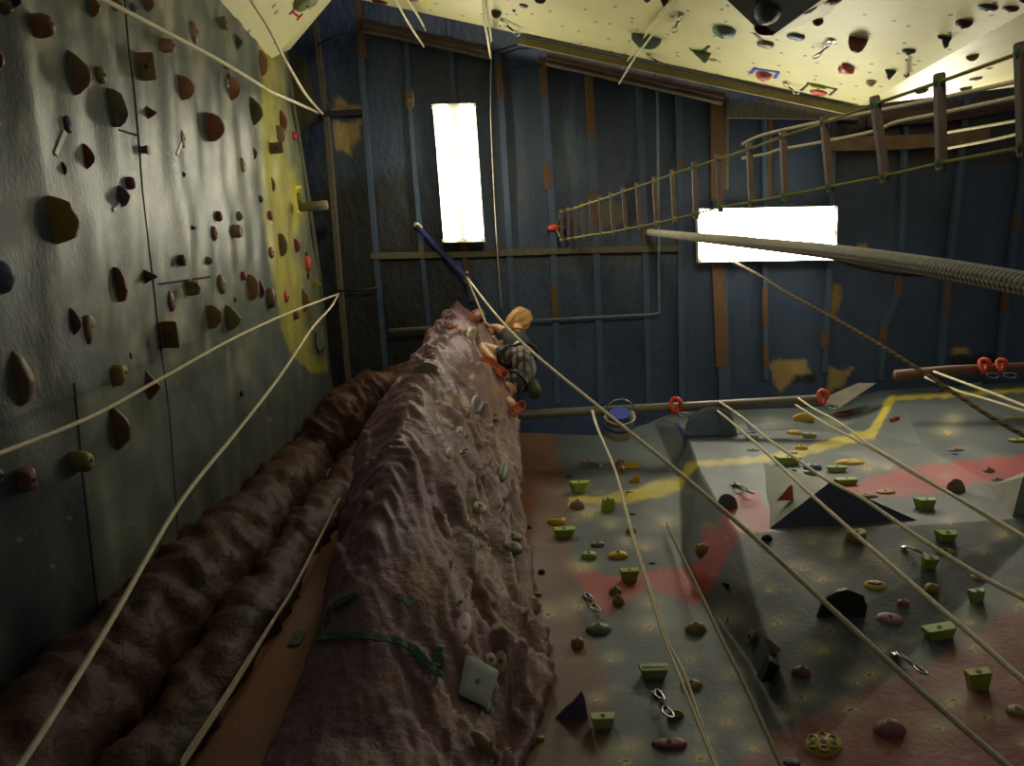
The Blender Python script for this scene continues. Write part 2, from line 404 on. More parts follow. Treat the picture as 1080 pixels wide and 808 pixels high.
CHIPS = [(644, 556), (628, 544), (619, 543), (660, 573), (611, 599), (703, 552), (646, 696), (684, 638), (684, 661), (631, 739), (665, 790), (660, 803), (655, 788), (728, 696),
         (768, 654), (774, 711), (776, 740), (765, 762), (811, 623), (820, 658), (868, 611), (835, 598), (876, 665), (868, 686), (930, 686), (887, 585), (927, 590), (940, 602),
         (857, 571), (917, 712), (902, 721), (846, 737), (897, 748), (829, 757), (1000, 551), (1058, 565), (1037, 583), (1023, 657), (1028, 683), (1003, 744), (1040, 757),
         (915, 494), (936, 495), (1006, 445), (999, 456), (958, 578), (680, 578), (739, 800), (745, 780), (795, 790), (578, 648), (568, 673), (615, 600), (1076, 640), (1079, 785),
         (990, 768), (1005, 738), (955, 550), (848, 600), (610, 640), (690, 515)]
def far_wall():
    ztop = py_(800, 436, YB).z
    st = .0098
    xs = np.arange(-2.05, 5.2, st); zs = np.concatenate([np.arange(0, 2.6, .1), np.arange(2.6, ztop + .5, st)])
    Xg, Zg = np.meshgrid(xs, zs, indexing='ij')
    # top profile: the picture's upper boundary
    tp = [py_(u, v, YB) for u, v in ((335, 432), (440, 440), (545, 456), (640, 460), (690, 444), (720, 436), (868, 433), (900, 408), (940, 404), (1100, 396))]
    top = np.interp(xs, [p.x for p in tp], [p.z for p in tp])
    Zg = np.where(Zg > 2.6, 2.6 + (Zg - 2.6) * ((top[:, None] - 2.6) / (zs[-1] - 2.6)), Zg)
    D = relief(Xg, Zg)
    P = np.stack([Xg.ravel(), (YB - D + .004 * np.sin(Xg * 11) * np.sin(Zg * 7)).ravel(), Zg.ravel()], 1)
    paints = [
        ([(100, 400), (580, 450), (592, 490), (604, 530), (600, 560), (605, 600), (620, 660), (636, 700), (645, 740), (640, 900), (0, 900)], BRN, 4, 2),
        ([(100, 420), (360, 520), (560, 520), (540, 900), (0, 900)], (124, 74, 42), 5, 3),
        ([(592, 590), (640, 608), (700, 600), (735, 596), (755, 570), (775, 548), (790, 538), (850, 527), (905, 508), (960, 492), (1020, 486), (1120, 476),
          (1120, 500), (1040, 508), (1000, 518), (960, 522), (935, 524), (870, 532), (810, 560), (780, 566), (765, 590), (750, 620), (735, 640), (690, 622), (660, 632), (640, 650), (622, 640), (618, 622)], RED, 2.5, 1.2),
        ([(780, 520), (803, 518), (806, 560), (770, 566), (760, 548)], RED, 2, .6),
        ([(756, 830), (800, 785), (860, 755), (905, 728), (950, 712), (985, 700), (1010, 680), (1050, 650), (1110, 625), (1110, 830)], (122, 60, 52), 2.5, 2),
        ([(600, 525), (630, 523), (650, 521), (690, 508), (716, 503), (721, 508), (718, 516), (690, 526), (660, 530), (632, 532), (600, 532)], YEL, 2, 1),
        ([(716, 503), (722, 490), (735, 486), (760, 485), (800, 481), (840, 474), (880, 462), (918, 452), (925, 440), (932, 424), (940, 418), (1000, 415), (1110, 407),
          (1110, 411), (1000, 419), (944, 422), (938, 430), (930, 450), (922, 462), (880, 472), (840, 483), (800, 488), (760, 491), (738, 492), (728, 500), (720, 512)], YEL, 1.6, .6),
        ([(740, 560), (760, 552), (764, 575), (742, 590)], RED, 3, 1)]
    def extra(U, V, C):
        r = np.random.RandomState(11)
        for k in range(130):
            u, v = r.uniform(560, 1080), r.uniform(440, 800)
            a = np.exp(-(((U - u) / r.uniform(4, 16)) ** 2 + ((V - v) / r.uniform(2, 6)) ** 2))[:, None] * r.uniform(.05, .3)
            C = C * (1 - a) + np.array(lin((165, 158, 128))) * a
        for k, (u, v) in enumerate(CHIPS):
            s = (.7 + .5 * (k % 3) / 2) * (1 + max(0, v - 500) / 400)
            a = np.exp(-(((U - u) / (11 * s)) ** 2 + ((V - v + 3) / (6 * s)) ** 2))[:, None] * .6
            C = C * (1 - a) + np.array(lin((170, 164, 132))) * a
            th = np.arctan2((V - v) * 1.8, U - u); rr = np.hypot(U - u, (V - v) * 1.8)
            edge = s * (2.5 + 1.2 * np.sin(5 * th + k) + .8 * np.sin(9 * th + 2 * k))
            a = np.clip((edge - rr) / 1.2 + .5, 0, 1)[:, None] * .95
            C = C * (1 - a) + np.array(lin((214, 172, 92))) * a
            a = (rr < 1.1 * s)[:, None]
            C = np.where(a, np.array(lin((20, 18, 15))), C)
        for pts in (((752, 530), (842, 775)), ((718, 508), (719, 600)), ((738, 497), (757, 532))):   # paler crease lines
            (a0, b0), (a1, b1) = pts; L = math.hypot(a1 - a0, b1 - b0)
            t = np.clip(((U - a0) * (a1 - a0) + (V - b0) * (b1 - b0)) / L / L, 0, 1)
            d = np.hypot(U - a0 - t * (a1 - a0), V - b0 - t * (b1 - b0))
            a = np.clip(1.6 - d, 0, 1)[:, None] * .15
            C = C * (1 - a) + np.array(lin((150, 145, 115))) * a
        return C
    m = mat('slate_wall_paint', (78, 84, 78), .55, .28, 1.7, .3, 45, attr=True, bdist=.008)
    o = painted('wall_back', P, grid_faces(len(xs), len(zs)), (70, 77, 77), paints, m, extra)
    tag(o, kind='structure'); return o
wall_back = far_wall()
# --- floor, and the building wall behind the left panels
mb = MB(); mb.box(Vector((1.5, -1.2, -.05)), Vector((4.2, 0, 0)), Vector((0, 3.6, 0)), Vector((0, 0, .05)))
o = mb.build('floor', mat('grey_crash_mat', (150, 148, 138), .8, .2, 6, .2, 40)); tag(o, kind='structure')
mb = MB(); mb.box(Vector((-3.45, -.1, 4.25)), Vector((.04, 0, 0)), Vector((0, 3.1, 0)), Vector((0, 0, 4.25)))
o = mb.build('wall_building', mat('dark_building_wall', (40, 48, 60), .8, .3, 4)); tag(o, kind='structure')
# --- white overhanging panels
e1, e2 = pz(377, -1, 6.45), pz(905, 112, 6.45)
k1 = pz(640, -260, 3.2)
nA = (e2 - e1).cross(k1 - e1).normalized()
def onA(u, v):
    d = ray(u, v); return EYE + d * ((e1 - EYE).dot(nA) / d.dot(nA))
m_white = mat('cream_plywood_paint', (204, 197, 146), .5, .10, 1.5, .15, 30, bdist=.006)
M_speck = m_white
nt = m_white.node_tree                                   # small dark bolt holes scattered over the paint
vor = nt.nodes.new('ShaderNodeTexVoronoi'); vor.voronoi_dimensions = '2D'; vor.inputs['Scale'].default_value = 4.5
tcx = [n for n in nt.nodes if n.type == 'TEX_COORD'][0]; 
cmb = nt.nodes.new('ShaderNodeCombineXYZ')
a1 = (e2 - e1).normalized(); a2 = nA.cross(a1).normalized()
for i_, ax_ in enumerate((a1, a2)):
    dt = nt.nodes.new('ShaderNodeVectorMath'); dt.operation = 'DOT_PRODUCT'; dt.inputs[1].default_value = ax_
    nt.links.new(tcx.outputs['Object'], dt.inputs[0]); nt.links.new(dt.outputs['Value'], cmb.inputs[i_])
nt.links.new(cmb.outputs[0], vor.inputs['Vector'])
mr = nt.nodes.new('ShaderNodeMapRange'); mr.inputs[1].default_value = .045; mr.inputs[2].default_value = .075; mr.inputs[3].default_value = .25; mr.inputs[4].default_value = 1
nt.links.new(vor.outputs['Distance'], mr.inputs[0])
vm2 = nt.nodes.new('ShaderNodeVectorMath'); vm2.operation = 'SCALE'
bs = nt.nodes['Principled BSDF']; src = bs.inputs['Base Color'].links[0].from_socket
nt.links.new(src, vm2.inputs[0]); nt.links.new(mr.outputs[0], vm2.inputs['Scale']); nt.links.new(vm2.outputs[0], bs.inputs['Base Color'])
def slab(name, pts, m, n, th=.05, parent=None):
    k = len(pts); V = list(pts) + [p + n * th for p in pts]
    Fc = [tuple(range(k)), tuple(range(k, 2 * k))[::-1]] + [(i, (i + 1) % k, (i + 1) % k + k, i + k) for i in range(k)]
    return mesh(name, V, Fc, m, parent)
def facets(name, pts, tris, m, off):
    k = len(pts); V = list(pts) + [p + off for p in pts]
    Fc = list(tris) + [tuple(i + k for i in t)[::-1] for t in tris] + [(i, (i + 1) % k, (i + 1) % k + k, i + k) for i in range(k)]
    return mesh(name, V, Fc, m)
nup = nA if nA.z > 0 else -nA
cr1 = onA(1012, -8); cr0 = onA(1180, -190)
topL = onA(250, -330); topR = onA(1100, -330)
lw = px_(286, 62, XL + .0); lt = px_(228, -4, XL + .0); lu = px_(120, -120, XL)
notch = pz(353, -4, 6.2); nib = pz(306, 52, 6.5)
A_pts = [e1, e2, cr1, cr0, topR, topL, onA(372, -60)]
wall_white = slab('wall_overhang', A_pts, m_white, nup); tag(wall_white, kind='structure')
L_pts = [nib, lw, lt, lu, pz(330, -330, 3.6), pz(372, -60, 5.4), notch]
wl = slab('wall_overhang_left', L_pts, m_white, Vector((-.3, -.4, .6)), .05); tag(wl, kind='structure')
bq1, bq0 = pz(1088, 9, 4.35), pz(1300, -140, 2.4)
tip = e2
wb = facets('wall_overhang_band', [tip, cr1, cr0, bq0, bq1], [(0, 1, 4), (1, 2, 4), (2, 3, 4)], m_white, Vector((0, -.6, .6)) * .06); tag(wb, kind='structure')
cc = pz(1100, 88, 6.45)
wc = facets('wall_overhang_right', [tip, bq1, bq0, pz(1350, 40, 4.8), cc], [(0, 1, 4), (1, 2, 3), (1, 3, 4)], mat('cream_plywood_shaded', (186, 178, 128), .55, .15, 3), Vector((0, -.3, .7)) * .06); tag(wc, kind='structure')  # darker copy of the cream paint; the panel's shade is put into its colour
# lip under the white panel
s = (e2 - e1).normalized(); up = Vector((0, 0, 1))
a, b = e1.lerp(e2, .32), e2.copy()
f = MB(); off = s.cross(up).normalized(); off = off if off.y > 0 else -off
f.bar(a + off * .05, b + off * .05, off * .03, up * .02); f.bar(a + off * .02 + up * .1, b + off * .02 + up * .1, off * .015, up * .08)
o = f.build('trim_2', mat('olive_fascia_wood', (128, 120, 84), .6, .25, 6)); tag(o, kind='structure')
# tan plywood wedge panel at the far wall top
o = slab('wall_ply_wedge', [pz(866, 421, 6.3), pz(884, 431, 6.1), pz(924, 404, 6.2), pz(905, 404, 6.3)], mat('bare_plywood', (84, 76, 58), .7), Vector((0, .05, .1)), .3); tag(o, kind='structure')
# ================================================================ ROCK
def ridged(p, o=4):
    v, a, f, s = 0, 1, 1, 0
    for i in range(o):
        v += a * (1 - abs(noise.noise(p * f))) ** 2; s += a; a *= .5; f *= 2.1
    return v / s
def rock_mat(name, c1, c2, c3, sc_=(1, 1, 1)):
    m = mat(name, c1, .5, .2, 2.2, .7, 14, c2=c2, stretch=sc_, bdist=.022, spec=.22)
    nt = m.node_tree; N = nt.nodes; L = nt.links; b = N['Principled BSDF']
    src = b.inputs['Base Color'].links[0].from_socket
    nz = N.new('ShaderNodeTexNoise'); nz.inputs['Scale'].default_value = 5; nz.inputs['Detail'].default_value = 8
    tc = [n for n in N if n.type == 'TEX_COORD'][0]; L.new(tc.outputs['Object'], nz.inputs['Vector'])
    mr = N.new('ShaderNodeMapRange'); mr.inputs[1].default_value = .52; mr.inputs[2].default_value = .7; L.new(nz.outputs['Fac'], mr.inputs[0])
    mx = N.new('ShaderNodeMix'); mx.data_type = 'RGBA'; mx.inputs[7].default_value = (*lin(c3), 1)
    L.new(mr.outputs[0], mx.inputs[0]); L.new(src, mx.inputs[6]); L.new(mx.outputs[2], b.inputs['Base Color'])
    return m
M_rock = rock_mat('purple_brown_rock', (118, 84, 68), (94, 68, 68), (140, 112, 86))
M_roll = rock_mat('dark_brown_rock', (76, 48, 34), (60, 40, 32), (94, 66, 44))
RINGS = [  # z above eye, left, front, right silhouette in the picture
 (6.72, (476, 330), (482, 320), (496, 334)), (6.5, (466, 340), (485, 327), (512, 345)), (6.2, (455, 357), (486, 336), (524, 368)),
 (5.8, (440, 378), (478, 350), (536, 396)), (5.4, (424, 402), (468, 366), (542, 424)), (5.0, (406, 432), (456, 386), (545, 452)),
 (4.5, (386, 468), (446, 415), (546, 490)), (4.0, (372, 512), (438, 448), (549, 538)), (3.5, (362, 568), (428, 492), (554, 590)),
 (3.0, (348, 630), (414, 552), (566, 650)), (2.6, (326, 694), (400, 622), (572, 708)), (2.3, (298, 758), (386, 692), (558, 768)),
 (2.0, (262, 832), (374, 776), (540, 824)), (1.6, (238, 920), (360, 890), (545, 930))]
def pillar():
    keys = []
    for z, l, f_, r in RINGS:
        a, b, c = pz(*l, z), pz(*f_, z), pz(*r, z)
        keys.append((a, b, c, z))
    a, b, c, z = keys[-1]
    for zz in (.8, -.2, -1.5):
        keys.append((Vector((a.x, min(a.y + .1, YB), EYE.z + zz)), Vector((b.x, min(b.y + .15, YB - .05), EYE.z + zz)), Vector((c.x, min(c.y, YB), EYE.z + zz)), zz))
    # interpolate rings along z
    zs = np.arange(6.72, -1.5, -.02); kz = [k[3] for k in keys][::-1]
    NA = 150; V, Fc = [], []
    def ip(idx, z):
        return Vector(tuple(np.interp(z, kz, [k[idx][j] for k in keys][::-1]) for j in range(3)))
    for z in zs:
        a, b, c = ip(0, z), ip(1, z), ip(2, z)
        yb = YB + .03
        wl_ = Vector((a.x + .02, max(yb, a.y + .05), a.z)); wr = Vector((c.x - .04, max(yb, c.y + .05), a.z))
        if z > 6.0:
            t = min(1, (z - 6.0) / .7); wl_ = wl_.lerp(Vector((a.x + .05, a.y + .25, a.z)), t); wr = wr.lerp(Vector((c.x - .02, c.y + .2, a.z)), t)
        ctrl = [wl_, a, a.lerp(b, .5) + Vector((-.35, -.65, 0)) * (b - a).length * .16, b, b.lerp(c, .5) + Vector((.5, -.5, 0)) * (c - b).length * .13, c, wr]
        cm = catmull(ctrl, 25)[:NA + 1]
        V += cm
    n = NA + 1
    cx = Vector((-.45, 1.6, 0))
    # displace
    out = []
    nr = len(zs)
    for i in range(nr):
        for k in range(n):
            p = V[i * n + k]
            pa = V[i * n + max(k - 1, 0)]; pb = V[i * n + min(k + 1, n - 1)]
            t = pb - pa; nn = Vector((t.y, -t.x, 0))
            if nn.length > 0: nn.normalize()
            th = k / n                                    # 0 left .. 1 right
            right = max(0, (th - .45) * 2)
            slant = p.x * 1.4 + p.y * 1.0
            q = Vector((p.x * 1.1, p.y * 1.1, (p.z + slant * (0.9 + .4 * right)) * 2.7 + noise.noise(p * 2.3) * .5))
            d = (ridged(q, 3) - .6) * .085
            sawt = (p.z * 2.1 + slant * 2.2 + noise.noise(Vector((p.x * 2.6, p.y * 2.6, p.z * 1.3))) * 1.7) % 1.0
            d += (sawt ** 1.6 - .4) * (.026 + .026 * right)
            d += noise.noise(p * 1.5) * .05
            d += (ridged(Vector((p.x * 2.6, p.y * 2.6, (p.z + slant * 1.1) * 8 + noise.noise(p * 4))), 3) - .6) * .05
            d += noise.noise(Vector((p.x * 5, p.y * 5, (p.z + slant * (.9 + .4 * right)) * 14))) * .007
            low = max(0, min(1, (EYE.z + 3.2 - p.z) / .7))  # the belly near the bottom is smoother on its left half
            d *= (1 - .82 * low * (1 - right))
            g = abs(th - .80) / .035                       # groove on the right flank
            zz = p.z - EYE.z
            if zz < 4.6: d -= math.exp(-g * g) * .06 * min(1, (4.6 - zz))
            edge = min(1, k / 8, (n - 1 - k) / 8)
            topf = min(1, (6.75 - zz) / .25)
            out.append(p + nn * d * edge * (.4 + .6 * topf))
    for i in range(nr - 1):
        for k in range(n - 1):
            a = i * n + k; Fc.append((a, a + 1, a + 1 + n, a + n))
    # cap at the top
    c = sum((out[k] for k in range(n)), Vector()) / n + Vector((0, 0, .04)); out.append(c)
    for k in range(n - 1): Fc.append((k + 1, k, len(out) - 1))
    Fc.append((0, n - 1, len(out) - 1))
    o = mesh('rock_pillar', out, Fc, M_rock, smooth=True)
    tag(o, 'Purple-brown artificial rock pillar rising beside the climber', 'rock pillar')
    return o
rock_pillar = pillar()
# darker red scars on the rock, painted as parts hugging the surface are left to the texture
def roll(pts, label, seed, name='rock_roll', n=44, sq=1.0):
    """pts: (point, radius) spine of a rough vertical rock roll"""
    P = catmull([p for p, r in pts], 40); R = np.interp(np.linspace(0, len(pts) - 1, len(P)), range(len(pts)), [r for p, r in pts])
    V, Fc = tube_geo(P, [float(r) for r in R], n)
    out = []
    for i, v in enumerate(V):
        c = P[i // n]; d = (v - c); r = d.length; d.normalize()
        q = Vector((v.x * 2.4 + seed, v.y * 2.4, v.z * 4.2 + v.x * 3))
        dd = (ridged(q, 4) - .6) * .10 + noise.noise(v * 9) * .012 + noise.noise(v * 1.3 + Vector((seed, 0, 0))) * .05
        dd += .022 * (((v.z + v.x * .5) * 3.3 + noise.noise(v * 2.2) * 1.2) % 1.0)
        out.append(v + d * dd)
    o = mesh(name, out, Fc, M_roll, smooth=True); tag(o, label, 'rock roll', 'rock rolls in the left corner'); return o
# verticals found in the picture on the far wall
def atx(u, v, y): return py_(u, v, y)
def col(u, v, y, zs):
    p = py_(u, v, y); return [Vector((p.x, y, EYE.z + z)) for z in zs]
c1 = col(122, 715, YB + .0, (-1.45, .5, 2, 3.5, 4.9, 5.6))
roll([(c1[0], .27), (c1[1], .27), (c1[2], .27), (c1[3], .26), (c1[4], .24), (c1[5], .2), (pz(372, 432, 6.0), .2), (pz(405, 412, 6.2), .19), (pz(455, 395, 6.3), .16)],
     'Broad brown rock roll in the corner beside the grey wall', 3.1)
c2 = col(226, 715, YB + .03, (-1.45, .5, 2, 3.5, 4.9, 5.8, 6.1))
roll([(c2[0], .13), (c2[1], .13), (c2[2], .13), (c2[3], .14), (c2[4], .14), (c2[5], .13), (c2[6] + Vector((.1, 0, 0)), .1)],
     'Narrower brown rock roll nearer the rock pillar', 9.7)
# airbrushed purple on the left flank of the pillar: a paint mix along its width
nt = M_rock.node_tree; N = nt.nodes; L = nt.links; b = N['Principled BSDF']; src = b.inputs['Base Color'].links[0].from_socket
tc = [n for n in N if n.type == 'TEX_COORD'][0]; sx = N.new('ShaderNodeSeparateXYZ'); L.new(tc.outputs['Object'], sx.inputs[0])
nz = N.new('ShaderNodeTexNoise'); nz.inputs['Scale'].default_value = 2.5; L.new(tc.outputs['Object'], nz.inputs['Vector'])
ma = N.new('ShaderNodeMath'); ma.operation = 'MULTIPLY_ADD'; ma.inputs[1].default_value = .9; L.new(nz.outputs['Fac'], ma.inputs[0]); L.new(sx.outputs['X'], ma.inputs[2])
mr = N.new('ShaderNodeMapRange'); mr.inputs[1].default_value = -.4; mr.inputs[2].default_value = .05; mr.inputs[3].default_value = .7; mr.inputs[4].default_value = 0; L.new(ma.outputs[0], mr.inputs[0])
mx = N.new('ShaderNodeMix'); mx.data_type = 'RGBA'; mx.inputs[7].default_value = (*lin((120, 92, 106)), 1); L.new(mr.outputs[0], mx.inputs[0]); L.new(src, mx.inputs[6]); L.new(mx.outputs[2], b.inputs['Base Color'])
B_P = bvh_of(rock_pillar); B_B = bvh_of(wall_back)
# ================================================================ LIGHT FITTINGS
M_tube = mat('lit_diffuser', (255, 250, 225), .5, emit=26.)
M_house = mat('enamel_housing', (196, 192, 170), .4, .08)
def fitting(corners, label, name='light_fitting', gap=.53, rad=.4):
    P = [pz(u, v, ZC - .30) for u, v in corners]         # corner order: around the rectangle
    c = sum(P, Vector()) / 4; ax = ((P[1] - P[0]) + (P[2] - P[3])) / 4; ay = ((P[3] - P[0]) + (P[2] - P[1])) / 4
    if ax.length < ay.length: ax, ay = ay, ax             # ax = long half
    r = empty(name, c + Vector((0, 0, .06)), label, 'light fixture', 'fluorescent fittings on the ceiling')
    up = Vector((0, 0, 1)); l, s = ax.normalized(), ay.normalized()
    h = MB(); h.box(c + up * .055, ax, ay * .97, up * .025)
    h.bar(c - ax + up * .02, c + ax + up * .02, s * .02, up * .03)
    for k in (-.8, .8): h.bar(c + ax * k + up * .07, c + ax * k + up * .27, l * .008, s * .008)
    for k in (-1, 1): h.box(c + ax * k * 1.0 + up * .03, l * .015, ay, up * .045)
    h.build('housing', M_house, r)
    for k in (-1, 1):
        n = 8; V, Fc = [], []
        for e in (-1, 1):
            for i in range(n + 1):
                a = math.pi * i / n; V.append(c + ax * .975 * e + s * k * (ay.length * gap) + s * math.cos(a) * (ay.length * rad) - up * math.sin(a) * .085 + up * .03)
        for i in range(n): Fc.append((i, i + 1, i + n + 2, i + n + 1))
        Fc += [tuple(range(n + 1)), tuple(range(n + 1, 2 * n + 2))[::-1], (0, n + 1, 2 * n + 1, n)]
        mesh('diffuser', V, Fc, M_tube, r)
    return r
fitting([(456, 112), (501, 111), (512, 253), (466, 254)], 'Upright bright fluorescent light fitting above the climber', gap=.56, rad=.36)
fitting([(737, 220), (881, 217), (880, 275), (738, 277)], 'Wide bright fluorescent light fitting behind the rope ladder', gap=.49, rad=.485)
# unseen fill lights added beyond the picture to brighten the scene
def area(loc, tgt, size, power, colr=(1, .93, .74)):
    l = bpy.data.lights.new('fill_light', 'AREA'); l.shape = 'RECTANGLE'; l.size = size[0]; l.size_y = size[1]; l.energy = power; l.color = colr
    o = bpy.data.objects.new('fill_light', l); COL.objects.link(o); o.location = loc
    o.rotation_euler = (Vector(tgt) - Vector(loc)).to_track_quat('-Z', 'Y').to_euler(); return o
area((3.6, -.4, 8.2), (3.2, -.2, 0), (1.3, .4), 34)  # unseen overhead fill added for light from the right
l_ = area((.5, -2.7, .9), (1.2, -1.7, 7.5), (1.2, .8), 36); l_.data.spread = math.radians(75)     # low unseen fill light added to brighten the white overhang
w = bpy.data.worlds.new('world'); sc.world = w; w.use_nodes = True
w.node_tree.nodes['Background'].inputs[0].default_value = (.55, .6, .7, 1); w.node_tree.nodes['Background'].inputs[1].default_value = .17
# ================================================================ ROPES
M_rope = mat('cream_climbing_rope', (206, 194, 160), .8, .2, 60, .4, 220, bdist=.002)
M_grope = mat('grey_climbing_rope', (150, 142, 124), .8, .25, 60, .5, 200, bdist=.003)
M_dark_rope = mat('dusty_rope', (122, 112, 84), .85, .25, 60)
def hpts(pts, z0, z1):
    L = [0]
    for i in range(1, len(pts)): L.append(L[-1] + math.dist(pts[i], pts[i - 1]))
    out = []
    for (u, v), l in zip(pts, L):
        t = l / L[-1]; iz = (1 - t) / z0 + t / z1; out.append(pz(u, v, 1 / iz))
    return out
def run_on(P, uv):                                         # a rope that leaves the picture runs on towards the floor
    u, v = uv
    if 0 <= u <= W and 0 <= v <= H: return P
    d = (P[-1] - P[-2]).normalized()
    if d.z > -.15: return P
    return P + [P[-1] + d * min((P[-1].z - .9) / -d.z, 4.)] if P[-1].z > 1 else P
def rope(strands, r, label, m=None, name='climbing_rope', cat='rope', group='climbing ropes hanging in the hall', smooth=5):
    mb = MB()
    for pts, z0, z1 in strands:
        P = catmull(hpts(pts, z0, z1), smooth) if len(pts) > 2 else hpts(pts, z0, z1)
        P = run_on(P, pts[-1])
        mb.tube(P, r, 7)
    o = mb.build(name, m or M_rope, None, True); return tag(o, label, cat, group)
rope([([(357, 310), (310, 328), (250, 355), (165, 402), (95, 440), (0, 478), (-60, 500)], 6.8, 2.0), ([(357, 310), (349, 324), (330, 345), (312, 372), (290, 404), (250, 455), (190, 530), (120, 650), (60, 748), (18, 812), (-10, 850)], 6.8, 1.25)],
     .0085, 'Cream rope with two strands spreading from the dark anchor on the left', group=None)
rope([([(336, 119), (305, 105), (284, 96), (276, 91), (230, 63), (110, 0), (70, -20)], 6.85, 3.1), ([(340, 120), (322, 99), (307, 74), (299, 60), (284, 30), (265, 0), (250, -24)], 6.85, 4.2)],
     .012, 'Cream rope spreading from the batten at the upper left across the grey wall', group=None)
rope([([(492, 292), (503, 318), (513, 342)], 6.75, 6.25), ([(492, 292), (524, 333), (560, 370), (630, 428), (700, 485), (790, 562), (880, 645), (970, 728), (1062, 808), (1090, 832)], 6.75, 1.6)],
     .0095, 'Long cream rope from the blue sling to the lower right corner', group=None)
rope([([(624, 433), (629, 450), (648, 495), (665, 560), (690, 640), (700, 672), (720, 722), (754, 808), (764, 832)], 5.45, 1.8), ([(625, 433), (632, 455), (649, 496), (667, 561), (692, 640), (704, 676), (722, 712), (740, 765), (757, 810), (768, 835)], 5.45, 1.82)],
     .006, 'Doubled cream rope hanging from the pipe beside the white bucket', group=None)
rope([([(704, 555), (736, 620), (760, 672), (784, 720), (824, 808), (832, 826)], 4.05, 1.95)], .0085, 'Single dusty rope hanging from a bolt below the yellow stripe', M_dark_rope, group=None)
rope([([(759, 424), (777, 436), (793, 449), (810, 463), (840, 484), (872, 506), (910, 526), (965, 564), (1032, 606), (1080, 631), (1100, 641)], 5.45, 1.9),
      ([(756, 433), (769, 443), (793, 464), (810, 479), (847, 514), (897, 559), (951, 606), (997, 646), (1022, 667), (1080, 718), (1100, 736)], 5.45, 1.55)],
     .0085, 'Cream rope whose two strands cross the dark blue wedge volume', group=None)
rope([([(842, 420), (858, 431), (877, 441), (897, 454), (912, 466), (950, 489), (1000, 519), (1035, 539), (1080, 566), (1100, 578)], 5.45, 2.4),
      ([(839, 427), (866, 444), (895, 460), (930, 479), (962, 499), (1002, 521), (1036, 542), (1080, 569), (1100, 581)], 5.45, 2.42)],
     .0075, 'Doubled cream rope crossing the red stripe on the right', group=None)
rope([([(985, 392), (1020, 405), (1050, 416), (1100, 436)], 5.5, 3.8), ([(976, 398), (1009, 412), (1040, 421), (1100, 440)], 5.5, 3.8)], .009, 'Short pale rope pair near the rusty pipe at the right edge', group=None)
rope([([(358, 526), (335, 572), (310, 620), (288, 655), (262, 695), (240, 730), (210, 775), (186, 812), (176, 830)], 4.2, 2.1), ([(288, 655), (265, 694), (238, 738), (212, 778), (190, 812)], 2.95, 2.15)],
     .0085, 'Cream rope between the brown rock roll and the pillar', M_rope, group=None)
rope([([(447, 49), (433, 28), (417, 0), (400, -30)], 6.7, 4.8), ([(449, 32), (441, 17), (430, 0), (418, -22)], 6.7, 4.9)], .0085, 'White rope pair ending at the timber beam left of the light', group=None)
rope([([(517.5, 61), (514, 38), (511, 22), (510, 0), (509, -20)], 6.7, 4.6), ([(518.5, 44), (515.5, 20), (513, 0), (511, -20)], 6.7, 4.6)], .010, 'White rope pair hanging at the end of the left timber beam', group=None)
rope([([(518, 60), (517.5, 120), (521, 202), (525, 270), (529, 325)], 6.8, 6.75)], .0055, 'Thin pale cord running down the ceiling right of the upright light', M_grope, name='cord', cat='cord', group=None)
rope([([(657, 71), (683, 34), (707, 0), (720, -20)], 6.6, 4.9), ([(653, 88), (662, 73), (671, 59), (690, 34), (714, 0), (728, -22)], 6.6, 4.9)], .0075, 'Pale rope pair crossing the blue half-moon hold on the overhang', group=None)
rope([([(783, 152), (806, 142), (864, 129), (930, 116), (985, 105), (1080, 84), (1100, 79)], 4.2, 2.6)], .0085, 'Upper white rope sagging behind the top of the ladder', group=None)
rope([([(783, 167), (810, 162), (822, 158), (867, 150), (920, 139), (945, 129), (985, 121), (1080, 101), (1100, 96)], 4.3, 2.6)], .0085, 'Lower white rope sagging behind the middle of the ladder', group=None)
rope([([(992, 141), (1040, 133), (1080, 126), (1100, 122)], 5.5, 4.2)], .009, 'Upper pale straight rope right of the biggest ladder rungs', group=None)
rope([([(992, 158), (1040, 149), (1080, 140), (1100, 136)], 5.5, 4.2)], .009, 'Lower pale straight rope right of the biggest ladder rungs', group=None)
# battle rope: twisted thick rope
def twisted(pts, z0, z1, r, m, name, label, strands=3, pitch=.09, cat='rope', m2=None):
    P = run_on(catmull(hpts(pts, z0, z1), 40), pts[-1]); L = [0]
    for i in range(1, len(P)): L.append(L[-1] + (P[i] - P[i - 1]).length)
    root = None
    for k in range(strands):
        Q = []
        n = int(L[-1] / (pitch / 9)); ls = np.linspace(0, L[-1], n)
        xs = [np.interp(ls, L, [p[j] for p in P]) for j in range(3)]
        pts_ = [Vector((xs[0][i], xs[1][i], xs[2][i])) for i in range(n)]
        d = (P[-1] - P[0]).normalized(); _, s, t = frame_at(d)
        for i, p in enumerate(pts_):
            a = 2 * math.pi * (ls[i] / pitch + k / strands)
            Q.append(p + (s * math.cos(a) + t * math.sin(a)) * r * .5)
        V, Fc = tube_geo(Q, r * .56, 7)
        if root is None: root = mesh(name, V, Fc, m, smooth=True); tag(root, label, cat)
        else:
            o = mesh('strand', V, Fc, (m2 if (m2 and k == 1) else m), root, True)
    return root
M_battle = mat('grey_battle_rope', (196, 190, 170), .85, .2, 50, .4, 160, bdist=.003)
twisted([(685, 245), (740, 251), (800, 257), (880, 266), (980, 281), (1085, 300), (1110, 305)], 6.8, 1.75, .030, M_battle, 'thick_rope', 'Thick grey twisted rope running level to the right edge', 3, .06)
